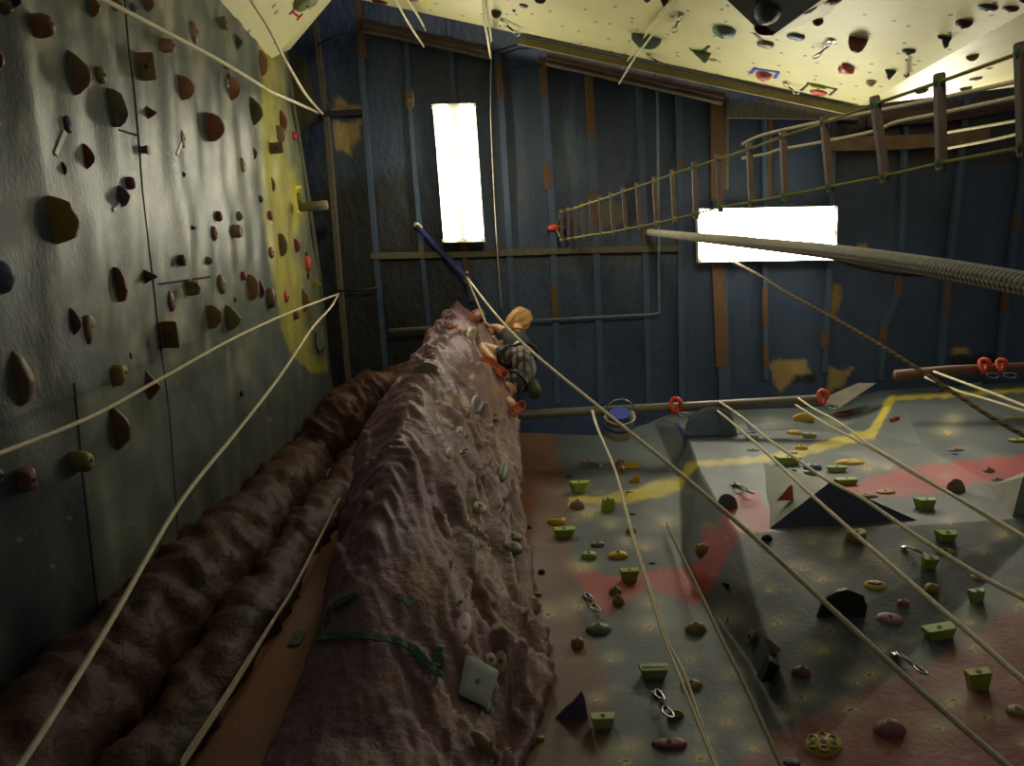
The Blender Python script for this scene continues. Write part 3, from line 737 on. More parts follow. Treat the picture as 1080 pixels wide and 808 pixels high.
M_blackrope = mat('dark_braided_rope', (66, 52, 38), .85, .3, 80); M_tanrope = mat('tan_braid', (120, 98, 58), .85, .2, 80)
twisted([(866, 268), (905, 281), (950, 289), (985, 290), (1040, 290), (1085, 292), (1110, 294)], 3.4, 2.0, .008, M_blackrope, 'braided_rope', 'Thin dark rope lying along the thick grey rope', 2, .04)
twisted([(772, 275), (800, 290), (830, 309), (880, 336), (930, 365), (985, 400), (1040, 437), (1084, 462), (1110, 478)], 6.8, 3.0, .011, M_tanrope, 'braided_rope', 'Brown speckled rope running from the wide light to the right edge', 3, .07, m2=M_blackrope)
# blue sling and anchors
M_sling = mat('blue_sling_web', (44, 44, 110), .7, .3, 40)
s0, s1, s2 = pz(440, 238, 6.93), pz(468, 268, 6.85), pz(493, 293, 6.76)
V, Fc = tube_geo([s0, s1, s2], .022, 8, flat=.35); sl = mesh('sling', V, Fc, M_sling); tag(sl, 'Dark blue sling holding the long rope below the upright light', 'sling')
q = MB(); q.tube(catmull([s0 + Vector((-.03, 0, 0)), s0 + Vector((0, -.02, -.03)), s0 + Vector((.04, .02, 0)), s0 + Vector((0, .02, .02))], 4), .014, 6).build('knot', M_rope, sl, True)
def carabiner_geo(c, a, b, r=.003):                        # a = long half axis, b = short half axis
    n = 20; P = []
    for i in range(n + 1):
        t = 2 * math.pi * i / n; P.append(c + a * math.cos(t) + b * math.sin(t) * (1 + .25 * math.cos(t)))
    return tube_geo(P, r, 6, caps=False)
q = MB(); q.add(carabiner_geo(s2, Vector((.0, .05, 0)), Vector((.028, 0, 0)), .006)); q.build('carabiner', M_steel, sl, True)
# bracket
br = empty('wall_bracket', pz(432, 105, ZC - .03), 'Small pale metal bracket with hook left of the upright light', 'bracket')
c = pz(432, 105, ZC - .05); MB().box(c, Vector((.03, 0, 0)), Vector((0, .08, 0)), Vector((0, 0, .012))).build('plate', M_dwood, br)
MB().tube([c + Vector((.03, -.08, -.02)), c + Vector((.035, 0, -.02)), c + Vector((.03, .07, -.02))], .008, 6).tube([c + Vector((-.02, 0, -.02)), c + Vector((0, .02, -.05)), c + Vector((.02, 0, -.02))], .008).build('hook', mat('pale_metal', (190, 170, 130), .35, metal=.5), br, True)
# ================================================================ ROPE LADDER
RUNGS = [((592, 220), (592, 256)), ((599, 218), (599.5, 255)), ((606.5, 216), (607.3, 254)), ((614.3, 213), (615.5, 252.5)), ((623, 210), (624.4, 251)), ((632.6, 206.5), (635.2, 250)),
         ((644.4, 202.5), (647.6, 248.5)), ((657, 197.5), (660.8, 245.5)), ((672, 192.3), (675.4, 243.5)), ((689.8, 185.8), (692.8, 240)), ((709.2, 178.5), (712, 236)), ((732, 170.5), (734, 231)),
         ((757, 162), (760, 224)), ((790, 151), (793, 219)), ((825.5, 137), (829, 213)), ((868.6, 122.5), (876, 204)), ((922, 101), (934, 194)), ((990.6, 77), (993, 181)), ((1077, 44), (1080, 166))]
lad = empty('rope_ladder', pz(584, 240, ZC), 'Rope ladder with wooden rungs hanging from the ceiling to the upper right', 'ladder')
M_rung = mat('worn_rung_wood', (92, 72, 54), .6, .25, 14, .3, 60)
M_lrope = mat('yellow_green_cord', (150, 146, 70), .8, .2, 50); M_gcord = mat('green_cord_wrap', (72, 100, 50), .85)
TA, TB = [], []
for i, (a, b) in enumerate(RUNGS):
    Lp = math.dist(a, b); zc_ = min(6.75, 252 / Lp)
    A, B = pz(*a, zc_), pz(*b, zc_); d = (B - A)
    ta, tb = A + d * .09, B - d * .09
    TA.append(ta); TB.append(tb)
    n = d.normalized(); s = Vector((0, 0, 1)).cross(n).normalized()
    w = .018
    V, Fc = tube_geo([A, A + n * .006, B - n * .006, B], [w * .75, w, w, w * .75], 4, up=Vector((0, 0, 1)).lerp(s, .5))
    g = MB().add((V, Fc)); r = g.build('rung', M_rung, lad)
    for t in (ta, tb): MB().tube([t - n * .014, t, t + n * .014], [.014, .019, .014], 7).build('lashing', M_gcord if i > 10 else M_lrope, r, True)
top = pz(586, 240, 6.9)
for T in (TA, TB):
    V, Fc = tube_geo([top] + T + [T[-1] + (T[-1] - T[-2])], .0058, 6); mesh('side_rope', V, Fc, M_lrope, lad, True)
M_or = mat('orange_sling_web', (196, 62, 34), .6, .2, 40)
c = pz(582, 240, 6.92); V, Fc = tube_geo([c + Vector((-.03, 0, 0)), c + Vector((.03, 0, -.03)), c + Vector((.09, 0, -.01))], [.022, .03, .02], 8); o = mesh('top_sling', V, Fc, M_or, lad, True); o['label'] = 'orange and red sling'
c = pz(596, 240, 6.88); V, Fc = tube_geo([c + Vector((-.04, 0, 0)), c + Vector((.03, 0, -.02))], [.014, .02], 8); o = mesh('top_knot', V, Fc, M_sling, lad, True); o['label'] = 'blue knot'
# orange slings on the pipes
def small_sling(u, v, z, label, m=M_or, s=1.):
    c = pz(u, v, z); P = [c + Vector((math.cos(a) * .035 * s, math.sin(a) * .055 * s - .01, math.sin(a * 2) * .02)) for a in np.linspace(0, 2 * math.pi, 14)]
    V, Fc = tube_geo(P, .018 * s, 7, caps=False); o = mesh('anchor_sling', V, Fc, m, smooth=True); tag(o, label, 'sling', 'orange slings on the pipes')
    q = MB(); q.add(carabiner_geo(c + Vector((.05, .06, -.03)), Vector((.05, .01, 0)), Vector((0, .02, .01)), .006)); q.build('carabiner', M_steel, o, True)
small_sling(713, 429, 5.44, 'Orange-red sling on the pipe above the blue taped volume')
small_sling(868, 420, 5.44, 'Red sling at the right end of the long pipe', s=.9)
small_sling(1038, 387, 5.53, 'Left one of two orange slings on the rusty pipe', s=.9)
small_sling(1056, 387, 5.53, 'Right one of two orange slings on the rusty pipe', s=.85)
# bucket
bk = empty('bucket', pz(653, 448, 5.43), 'White bucket with a blue band hanging below the pipe', 'bucket')
b0, b1 = pz(652, 458, 5.46), pz(653.5, 438, 5.40); ax = (b1 - b0)
tilt = Vector((0, 0, 0)); b1 = b0 + ax * 1.0
d, s, t = frame_at(b1 - b0); rr = .115; n = 28; V, Fc = [], []
prof = [(0, 0), (0, rr * .86), (.02, rr * .9), (.55, rr * .96), (.92, rr), (.93, rr * 1.06), (1, rr * 1.06), (1, rr * .97), (.1, rr * .84)]
Lk = (b1 - b0).length
for h, r_ in prof:
    for k in range(n):
        a = 2 * math.pi * k / n; V.append(b0 + d * Lk * h + (s * math.cos(a) + t * math.sin(a)) * r_)
for i in range(len(prof) - 1):
    for k in range(n): Fc.append((i * n + k, i * n + (k + 1) % n, (i + 1) * n + (k + 1) % n, (i + 1) * n + k))
M_bucket = mat('dirty_white_plastic', (170, 164, 146), .4, .15, 12); M_blueb = mat('blue_band', (44, 58, 150), .5)
mesh('bucket_body', V, Fc, M_bucket, bk, True)
def ringband(h0, h1, r_, m, name):
    V, Fc = [], []
    for h in (h0, h1):
        for q_ in (r_, r_ - .006):
            for k in range(n):
                a = 2 * math.pi * k / n; V.append(b0 + d * Lk * h + (s * math.cos(a) + t * math.sin(a)) * q_)
    for k in range(n):
        j = (k + 1) % n; Fc += [(k, j, 2 * n + j, 2 * n + k), (n + k, n + j, 3 * n + j, 3 * n + k), (k, j, n + j, n + k), (2 * n + k, 2 * n + j, 3 * n + j, 3 * n + k)]
    return mesh(name, V, Fc, m, bk, True)
ringband(.5, .62, rr * .985 + .004, M_blueb, 'blue_band')
V, Fc = tube_geo([b0 + d * Lk * 1.0, b0 + d * Lk * 1.12], [rr * .75, rr * .7], 20); mesh('blue_lid', V, Fc, M_blueb, bk)
hp = [b0 + d * Lk * .93 + s * rr * 1.06 * math.cos(a) + (d * .16 * math.sin(a)) for a in np.linspace(0, math.pi, 16)]
V, Fc = tube_geo(hp, .006, 6); mesh('handle', V, Fc, M_steel, bk, True)
# ================================================================ HOLDS
B_W = None
def join_bvh(objs):
    V, Fc = [], []
    for o in objs:
        k = len(V); V += [v.co + o.location for v in o.data.vertices]; Fc += [tuple(i + k for i in p.vertices) for p in o.data.polygons]
    return BVHTree.FromPolygons(V, Fc)
SURF = {'L': B_L, 'B': B_B, 'P': join_bvh([rock_pillar, wall_back]), 'W': join_bvh([wall_white, wl, wb, wc])}
GRP = {'L': 'holds on the grey left wall', 'B': 'holds on the far slate wall', 'P': 'holds on the rock pillar', 'W': 'holds on the white overhang'}
def smooth_poly(pts, it=2):
    for _ in range(it):
        q = []
        for i in range(len(pts)):
            a, b = pts[i], pts[(i + 1) % len(pts)]
            q += [(a[0] * .75 + b[0] * .25, a[1] * .75 + b[1] * .25), (a[0] * .25 + b[0] * .75, a[1] * .25 + b[1] * .75)]
        pts = q
    return pts
def bevel_poly(pts, f=.12):
    q = []
    for i in range(len(pts)):
        a, b = pts[i], pts[(i + 1) % len(pts)]
        q += [(a[0] + (b[0] - a[0]) * f / 2, a[1] + (b[1] - a[1]) * f / 2), (b[0] - (b[0] - a[0]) * f / 2, b[1] - (b[1] - a[1]) * f / 2)]
    return q
def circ(n=24, e=1.): return [(math.cos(2 * math.pi * i / n), math.sin(2 * math.pi * i / n) * e) for i in range(n)]
# family S: seen from below: flat underside, profile (t, out) from -1 to 1
SP = {'moon': [(-1, 0), (-.92, .45), (-.7, .78), (-.35, .96), (0, 1), (.35, .96), (.7, .78), (.92, .45), (1, 0)],
      'trap': [(-1, 0), (-.86, .32), (-.36, .88), (-.1, 1), (.28, 1), (.55, .85), (.86, .35), (1, 0)],
      'tri': [(-1, 0), (-.5, .45), (.0, .92), (.12, 1), (.3, .86), (.75, .35), (1, 0)],
      'leaf': [(-1, 0), (-.75, .42), (-.3, .8), (.1, 1), (.5, .86), (.85, .5), (1, .05)],
      'box': [(-1, 0), (-1, .5), (-.97, .93), (-.85, 1), (.85, 1), (.97, .93), (1, .5), (1, 0)],
      'horn': [(-1, 0), (-.8, .3), (-.2, .35), (.1, .75), (.45, 1), (.75, .8), (.8, .4), (1, 0)],
      'peak': [(-1, 0), (-.55, .25), (.35, .85), (.62, 1), (.8, .8), (1, 0)]}
# family N: seen from the front: outline (t, s)
NP = {'dome': circ(), 'oval': circ(), 'disc': circ(),
      'block': bevel_poly([(-1, 1), (1, 1), (.86, -1), (-.86, -1)]), 'bwedge': bevel_poly([(-1, 1), (1, .8), (.6, -1), (-.65, -.9)]),
      'flag': smooth_poly([(-.8, .8), (0, 1), (1, .6), (.7, -.1), (.1, -.4), (-.4, -1), (-.9, -.8), (-.6, 0)], 1),
      'tear': smooth_poly([(-.9, -.4), (-.5, .9), (.2, 1), (1, .3), (.6, -.5), (-.2, -.9)], 2),
      'star': smooth_poly([(math.cos(a) * r, math.sin(a) * r) for i in range(10) for a, r in ((math.pi * i / 5, 1 if i % 2 else .62),)], 1),
      'bone': smooth_poly([(-1, .9), (-.4, .62), (.1, .6), (.8, 1), (1, .4), (.9, -.8), (.3, -.62), (-.3, -.68), (-.9, -1), (-1, 0)], 1),
      'pin': smooth_poly([(-.4, 1), (-.1, 1), (.2, .2), (.9, -.2), (1, -.7), (.4, -1), (-.5, -.8), (-.7, -.1)], 2),
      'lump': smooth_poly([(-1, .1), (-.6, .8), (0, .6), (.5, 1), (1, .3), (.8, -.7), (.1, -.9), (-.6, -.8)], 1)}
M_bolt = mat('dark_bolt_recess', (16, 15, 14), .5)
hold_count = 0
def hold(sf, u, v, w, h, kind, c, label, rot=0., asp=.7, bolt=None, parts=None, name='climbing_hold', cat='climbing hold', minP=.3, rough=.5):
    global hold_count; hold_count += 1
    rnd = random.Random(hold_count * 13 + 5)
    B = SURF[sf]
    p, n = surf_point(B, u, v)
    if p is None: print('NO HIT', label, u, v); return None
    if sf == 'P':                                        # average the rough rock's normal
        acc = Vector()
        for du, dv in ((0, 0), (5, 0), (-5, 0), (0, 5), (0, -5), (8, 8), (-8, 8), (8, -8)):
            q, m_ = surf_point(B, u + du, v + dv)
            if q is not None and (q - p).length < .3: acc += m_
        n = acc.normalized()
        if n.y > -.15: n = Vector((n.x, -.15, n.z)).normalized()
    up = Vector((0, 0, 1)); s = (up - n * up.dot(n)).normalized(); t = s.cross(n).normalized()
    if proj(p + t * .1).x < proj(p).x and sf != 'L': t = -t
    if sf == 'L' and proj(p + t * .1).y < proj(p).y: t = -t
    if rot:
        a = math.radians(rot); t, s = t * math.cos(a) + s * math.sin(a), s * math.cos(a) - t * math.sin(a)
    e = .05; base = proj(p)
    Tt = (proj(p + t * e) - base) / e; Tn = (proj(p + n * e) - base) / e; Ts = (proj(p + s * e) - base) / e
    vert = abs(Tt.y) > abs(Tt.x)
    ext_t, ext_n = (h, w) if vert else (w, h)
    famS = kind in SP
    T = ext_t / max(Tt.length, 1e-3) / 2
    kn, ks = Tn.length, Ts.length
    if famS:
        Pn = ext_n / max(kn, 25); S = min(T * .6, .12); Pn = max(Pn - .3 * S * ks / max(kn, 25), Pn * .6)
        Pn = min(Pn, .24)
    else:
        S = T * asp; Pn = (ext_n - 2 * S * ks) / max(kn, 25)
        if Pn < minP * T:
            Pn = minP * T; S = max((ext_n - Pn * kn) / (2 * max(ks, 1)), T * .3)
            S = min(S, T * max(1.6, asp))
        Pn = min(Pn, 1.6 * T)
    # base point so that the middle of the hold projects on (u, v)
    b = p.copy()
    for _ in range(3):
        off = proj(b + n * Pn * .5) - Vector((u, v))
        q, _n = surf_point(B, *(proj(b) - off))
        if q is None: break
        b = q
    b = b - n * .004
    V, Fc = [], []
    jit = lambda a: 1 + rnd.uniform(-a, a)
    if famS:
        pr = [(x * jit(.04), y * jit(.05)) for x, y in SP[kind]]
        prof = []                                        # refine the profile
        for i in range(len(pr) - 1):
            for k in range(3): prof.append((pr[i][0] + (pr[i + 1][0] - pr[i][0]) * k / 3, pr[i][1] + (pr[i + 1][1] - pr[i][1]) * k / 3))
        prof.append(pr[-1]); m_ = len(prof)
        lay = [(-.03, .90), (0, .97), (.06, 1.0), (.3, .97), (.55, .84), (.78, .62), (.93, .36), (1, .1)]
        c0 = len(V); V.append(b - s * (S * .03 + 0) + n * 0)
        for hs, sc_ in lay:
            for x, y in prof: V.append(b + t * (x * T * sc_) + n * (max(y, 0) * Pn * sc_ - .002) + s * (hs * S))
        for i in range(len(lay) - 1):
            for k in range(m_ - 1): a = 1 + i * m_ + k; Fc.append((a, a + 1, a + 1 + m_, a + m_))
        for k in range(m_ - 1): Fc.append((0, 1 + k + 1, 1 + k))
        top = len(V); V.append(b + s * S); k0 = 1 + (len(lay) - 1) * m_
        for k in range(m_ - 1): Fc.append((k0 + k, k0 + k + 1, top))
        face_c = b + n * Pn * .55 - s * S * .035; face_n = -s
        fr = min(T, Pn)
    else:
        out = [(x * jit(.03), y * jit(.03)) for x, y in NP[kind]]; m_ = len(out)
        if kind in ('dome',): lay = [(0, .98), (.2, 1.), (.45, .93), (.68, .78), (.86, .55), (.96, .3), (1, .12)]
        elif kind == 'disc': lay = [(0, .9), (.3, 1.0), (.8, 1.0), (.95, .93), (1, .8), (.9, .3)]
        elif kind == 'oval': lay = [(0, 1.), (.3, 1.), (.6, .92), (.85, .74), (.97, .5), (1, .2)]
        elif kind in ('bwedge', 'block'): lay = [(0, .74), (.1, .77), (.86, 1.0), (.95, .99), (1, .93), (1, .5)]
        else: lay = [(0, .95), (.3, 1.), (.6, .96), (.85, .82), (.97, .6), (1, .3)]
        for hn, sc_ in lay:
            for x, y in out: V.append(b + t * (x * T * sc_) + s * (y * S * sc_) + n * (hn * Pn - .002 * (hn == 0)))
        for i in range(len(lay) - 1):
            for k in range(m_): a = i * m_ + k; j = i * m_ + (k + 1) % m_; Fc.append((a, j, j + m_, a + m_))
        top = len(V); V.append(b + n * Pn * (lay[-1][0])); k0 = (len(lay) - 1) * m_
        for k in range(m_): Fc.append((k0 + k, k0 + (k + 1) % m_, top))
        face_c = b + n * Pn; face_n = n; fr = min(T, S)
    # lumpy surface for a cast look
    if kind in ('lump', 'star', 'dome', 'moon', 'leaf', 'peak', 'horn'):
        a = .05 * T
        V = [q + noise.noise_vector(q * (2.2 / max(T, .02)) + Vector((hold_count, 0, 0))) * a for q in V]
    m = mat('cast_resin', c, rough, .16, 14, .25, 90, bdist=.003)
    V = [q - b for q in V]
    me = bpy.data.meshes.new(name); me.from_pydata([tuple(q) for q in V], [], Fc); me.update()
    bm = bmesh.new(); bm.from_mesh(me); bmesh.ops.recalc_face_normals(bm, faces=bm.faces)
    for e_ in bm.edges:
        if len(e_.link_faces) == 2 and e_.calc_face_angle(0) > (.75 if kind not in ('block', 'bwedge', 'flag', 'box') else .5): e_.smooth = False
    bm.to_mesh(me); bm.free()
    o = link(name, me, m, None, True); o.location = b
    tag(o, label, cat, GRP[sf])
    px = ext_t
    if bolt is None: bolt = px > 11 and kind not in ('leaf', 'moon', 'peak', 'horn', 'trap', 'tri')
    if bolt:
        r_ = min(max(.009, fr * .13), .02)
        if kind in SP: face_c = b + n * Pn * .5 - s * (S * .035)
        V, Fc = tube_geo([face_c - face_n * .006, face_c + face_n * .0025], r_, 10)
        mesh('bolt_hole', V, Fc, M_bolt, o)
    if parts == 'cheese':
        for k in range(6):
            a = k * math.pi / 3 + .3; rr_ = .58 if k < 6 else 0
            q = b + t * math.cos(a) * T * rr_ + s * math.sin(a) * S * rr_ + n * Pn * .86
            V, Fc = tube_geo([q - n * .03, q + n * Pn * .03], min(T, S) * .25, 14); mesh('pocket', V, Fc, mat('pocket_shadow_paint', (70, 62, 16), .6), o)
            P_ = [q + n * Pn * .05 + t * math.cos(z) * min(T, S) * .25 + s * math.sin(z) * min(T, S) * .25 for z in np.linspace(0, 2 * math.pi, 15)]
            V, Fc = tube_geo(P_, min(T, S) * .05, 6, caps=False); mesh('pocket_rim', V, Fc, m, o, True)
    if parts == 'ring':
        q = b + n * Pn; P_ = [q + t * math.cos(z) * T * .72 + s * math.sin(z) * S * .72 for z in np.linspace(0, 2 * math.pi, 15)]
        V, Fc = tube_geo(P_, T * .2, 8, caps=False); mesh('rim', V, Fc, m, o, True)
        V, Fc = tube_geo([q - n * .01, q + n * .003], T * .55, 14); mesh('pocket', V, Fc, M_bolt, o)
    if parts == 'ribs':
        g = MB()
        for k in range(9):
            x = -.8 + k * .2; g.tube([b + t * x * T + s * S * .9 + n * Pn * .5, b + t * x * T * .95 + s * S * .4 + n * Pn * .98, b + t * x * T * .9 - s * S * .3 + n * Pn * 1.02], T * .07, 6)
        g.build('ridge', m, o, True)
    if parts == 'bowl':
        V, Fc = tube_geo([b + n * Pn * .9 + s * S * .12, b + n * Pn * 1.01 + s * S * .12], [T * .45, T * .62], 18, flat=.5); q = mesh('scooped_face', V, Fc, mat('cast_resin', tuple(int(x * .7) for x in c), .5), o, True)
    return o
BR = (124, 84, 56); BR2 = (140, 96, 60); DK = (72, 62, 44); MAR = (104, 40, 46); OLV = (120, 108, 50); TANC = (150, 124, 80); GRY = (78, 78, 72)
Lh = [
 (8, 8, 18, 16, 'lump', OLV, 'Olive lump cut off by the top left corner of the picture'),
 (18, 1, 12, 14, 'leaf', (30, 32, 60), 'Dark navy hold cut by the top edge near the left corner'),
 (46, 26, 34, 31, 'tear', BR2, 'Brown teardrop hold with a bolt at the upper left'),
 (101, 6, 13, 24, 'leaf', BR, 'Brown slim hold at the top edge left of the long rope'),
 (124, 5, 14, 14, 'lump', BR, 'Brown lump behind the rope at the top edge'),
 (142, 9, 9, 13, 'lump', GRY, 'Small grey knob just right of the rope at the top edge'),
 (159, 3, 12, 18, 'leaf', BR, 'Brown pointed hold at the top edge of the grey wall, rightmost there'),
 (1, 61, 6, 22, 'leaf', (120, 66, 56), 'Reddish hold cut by the left picture edge, high up'),
 (85, 77, 23, 49, 'trap', (112, 84, 62), 'Big brown half-moon hold left of the small olive knob'),
 (108, 79, 14, 20, 'lump', OLV, 'Small olive knob touching the big brown half-moon hold'),
 (126, 114, 20, 42, 'moon', (84, 82, 50), 'Dark olive half-moon hold near the top of the panel seam'),
 (155, 70, 19, 30, 'box', (118, 90, 54), 'Brown square box hold right of the panel seam, upper one'),
 (178, 48, 18, 16, 'bone', BR2, 'Small brown notched hold below the long rope'),
 (206, 34, 13, 24, 'oval', (118, 88, 58), 'Brown ribbed oval just above the long rope'),
 (236, 24, 12, 15, 'block', (106, 90, 56), 'Small brown pocketed knob near the white corner'),
 (253, 43, 9, 21, 'tri', (62, 56, 46), 'Dark thin triangle hold near the white corner'),
 (198, 92, 16, 27, 'moon', BR2, 'Brown half-moon hold below the rope in the middle of the wall'),
 (248, 92, 12, 27, 'moon', (150, 98, 58), 'Orange-brown hold beside the hanging dark quickdraw'),
 (161, 118, 12, 15, 'tri', MAR, 'Small maroon triangle hold right of the seam'),
 (228, 134, 19, 31, 'moon', (116, 60, 46), 'Large reddish-brown half-moon hold in the middle of the grey wall'),
 (194, 147, 8, 19, 'oval', (120, 96, 94), 'Mauve-grey oval with a white tag below it'),
 (73, 131, 12, 21, 'lump', (46, 50, 84), 'Dark blue lump above a bright white tape strip'),
 (95, 164, 13, 29, 'leaf', (110, 40, 44), 'Dark red leaf-shaped hold below the blue lump'),
 (69, 177, 6, 17, 'leaf', (104, 38, 42), 'Small dark red sliver below the white tape strip'),
 (154, 158, 12, 10, 'block', (82, 78, 70), 'Small grey knob touching the panel seam'),
 (195, 184, 5, 6, 'dome', (50, 40, 36), 'Tiny dark knob below the mauve oval'),
 (257, 174, 8, 16, 'oval', OLV, 'Small olive oval left of the yellow paint'),
 (139, 193, 12, 15, 'lump', (112, 44, 54), 'Maroon lump atop a purple-grey one beside the seam'),
 (132, 206, 13, 25, 'leaf', (96, 84, 96), 'Purple-grey hold under the maroon lump beside the seam'),
 (68, 232, 31, 52, 'moon', (154, 124, 54), 'Large mustard half-moon hold on the left'),
 (6, 292, 34, 36, 'dome', (86, 94, 118), 'Blue-grey round hold cut by the left picture edge'),
 (128, 300, 13, 38, 'moon', BR, 'Tall thin brown oval left of the brown triangle'),
 (160, 291, 16, 16, 'tri', (86, 68, 46), 'Dark brown triangle hold over the panel seam'),
 (81, 338, 13, 31, 'leaf', (100, 66, 72), 'Dark maroon flake left of the brown pin-shaped hold'),
 (96, 344, 17, 38, 'pin', (128, 98, 74), 'Brown pin-shaped hold with a fat lower end'),
 (24, 399, 20, 62, 'leaf', (122, 98, 78), 'Long smooth brown leaf-shaped hold at the left'),
 (182, 318, 10, 22, 'oval', (110, 66, 62), 'Slim maroon oval with a bolt above the brown box'),
 (180, 353, 19, 28, 'box', (112, 88, 52), 'Brown square box hold, the lower of two boxes'),
 (193, 275, 12, 15, 'star', (88, 62, 46), 'Dark brown star-shaped hold'),
 (205, 304, 17, 16, 'bone', (124, 96, 62), 'Brown notched hold right of the maroon oval'),
 (205, 240, 6, 7, 'tri', (70, 34, 32), 'Tiny dark chip hold above the star hold'),
 (232, 228, 9, 12, 'lump', MAR, 'Small maroon knob left of a small olive one'),
 (227, 246, 9, 16, 'oval', (128, 68, 64), 'Small reddish oval left of the tan ring hold'),
 (254, 228, 8, 10, 'dome', (118, 112, 74), 'Small olive knob above the tan ring hold'),
 (222, 275, 8, 9, 'dome', (116, 108, 84), 'Tiny grey knob with a shiny bolt right of the star hold'),
 (235, 300, 12, 21, 'oval', (122, 100, 68), 'Brown-grey oval with a bolt in the cluster near the yellow paint'),
 (258, 291, 7, 10, 'lump', (158, 58, 50), 'Small red knob left of the tall brown oval'),
 (268, 303, 12, 28, 'moon', (146, 108, 70), 'Tall light brown oval nearest the purple sliver'),
 (277, 305, 6, 20, 'leaf', (74, 54, 70), 'Purple sliver hold between two brown ones'),
 (287, 314, 13, 23, 'lump', (98, 82, 56), 'Rough dark brown hold at the edge of the yellow paint'),
 (249, 316, 4, 5, 'dome', (104, 40, 36), 'Tiny red dot of a hold below the tall oval'),
 (227, 334, 15, 25, 'moon', (134, 104, 60), 'Brown half-moon hold above the left rope, left of its twin'),
 (247, 335, 15, 28, 'leaf', (124, 108, 62), 'Olive-brown pointed flake above the left rope'),
 (128, 393, 21, 28, 'pin', (150, 132, 56), 'Mustard hold with a round head beside the left rope'),
 (163, 406, 16, 34, 'tri', (124, 84, 58), 'Brown pointed hold crossed by the left rope'),
 (139, 375, 5, 8, 'lump', (92, 44, 40), 'Tiny maroon hold above the mustard hold'),
 (158, 361, 5, 8, 'dome', (112, 100, 82), 'Tiny grey stud left of the lower box hold'),
 (129, 452, 20, 48, 'trap', (116, 86, 58), 'Large angular brown hold below the left rope'),
 (88, 486, 32, 29, 'tear', (142, 124, 66), 'Tan three-cornered hold with a bolt below the left rope'),
 (30, 506, 28, 25, 'bone', (128, 92, 74), 'Mauve-brown waisted hold with a bolt, lowest on the wall'),
 (2, 502, 9, 16, 'dome', (140, 120, 78), 'Tan knob cut by the left picture edge near the bottom'),
 (256, 415, 6, 7, 'lump', (70, 48, 42), 'Tiny dark hold alone below the yellow paint'),
 (279, 66, 10, 28, 'moon', (136, 98, 56), 'Brown half-moon hold at the top of the yellow paint'),
 (271, 117, 13, 31, 'trap', (80, 74, 44), 'Dark olive half-moon hold on the border of the yellow paint'),
 (300, 127, 9, 25, 'leaf', (122, 74, 44), 'Jagged rust-coloured hold on the yellow paint'),
 (297, 142, 9, 21, 'moon', (124, 112, 92), 'Grey smooth hold below the jagged rust one'),
 (292, 156, 14, 12, 'box', (92, 72, 54), 'Small brown box hold on the yellow paint'),
 (270, 161, 5, 14, 'leaf', (58, 50, 44), 'Thin dark oval left of the yellow paint'),
 (289, 194, 5, 17, 'leaf', (108, 98, 54), 'Thin olive sliver on the yellow paint'),
 (276, 210, 6, 8, 'dome', (60, 58, 50), 'Tiny dark knob on the left border of the yellow paint'),
 (286, 227, 7, 11, 'lump', (138, 64, 44), 'Small rust-red knob on the yellow paint'),
 (299, 258, 9, 25, 'moon', (116, 90, 66), 'Brown half-moon hold in the middle of the yellow paint'),
 (287, 266, 7, 14, 'lump', (150, 54, 44), 'Red chip hold at the left border of the yellow paint'),
 (314, 259, 6, 15, 'moon', (138, 56, 54), 'Maroon half-moon hold right on the yellow paint'),
 (326, 278, 9, 17, 'oval', (178, 82, 50), 'Orange hold with a bolt between two black tape pieces'),
 (335, 297, 10, 12, 'horn', (166, 142, 36), 'Yellow hook-shaped hold at the wall edge'),
 (303, 313, 7, 12, 'oval', (188, 82, 82), 'Pink hold low on the yellow paint'),
 (323, 316, 9, 29, 'leaf', (108, 90, 40), 'Tall jagged brown and yellow hold at the wall edge'),
 (313, 332, 7, 11, 'lump', (120, 74, 46), 'Small brown hold below the rope on the yellow paint'),
 (317, 209, 9, 12, 'dome', (118, 110, 60), 'Olive round hold inside the yellow tape bracket'),
 (311, 143, 7, 9, 'dome', (190, 50, 52), 'Bright red ball at the wall edge'),
]
for u, v, w, h, k, c, lb in Lh: hold('L', u, v, w, h, k, c, lb, asp=.6)
hold('L', 250, 244, 12, 14, 'disc', (146, 122, 82), 'Tan ring-shaped hold with a dark hollow', parts='ring', bolt=False, minP=1.)
GN = (146, 166, 58); PG = (160, 170, 104); YE = (196, 158, 36); MV = (134, 104, 100); YB_ = (150, 124, 54)
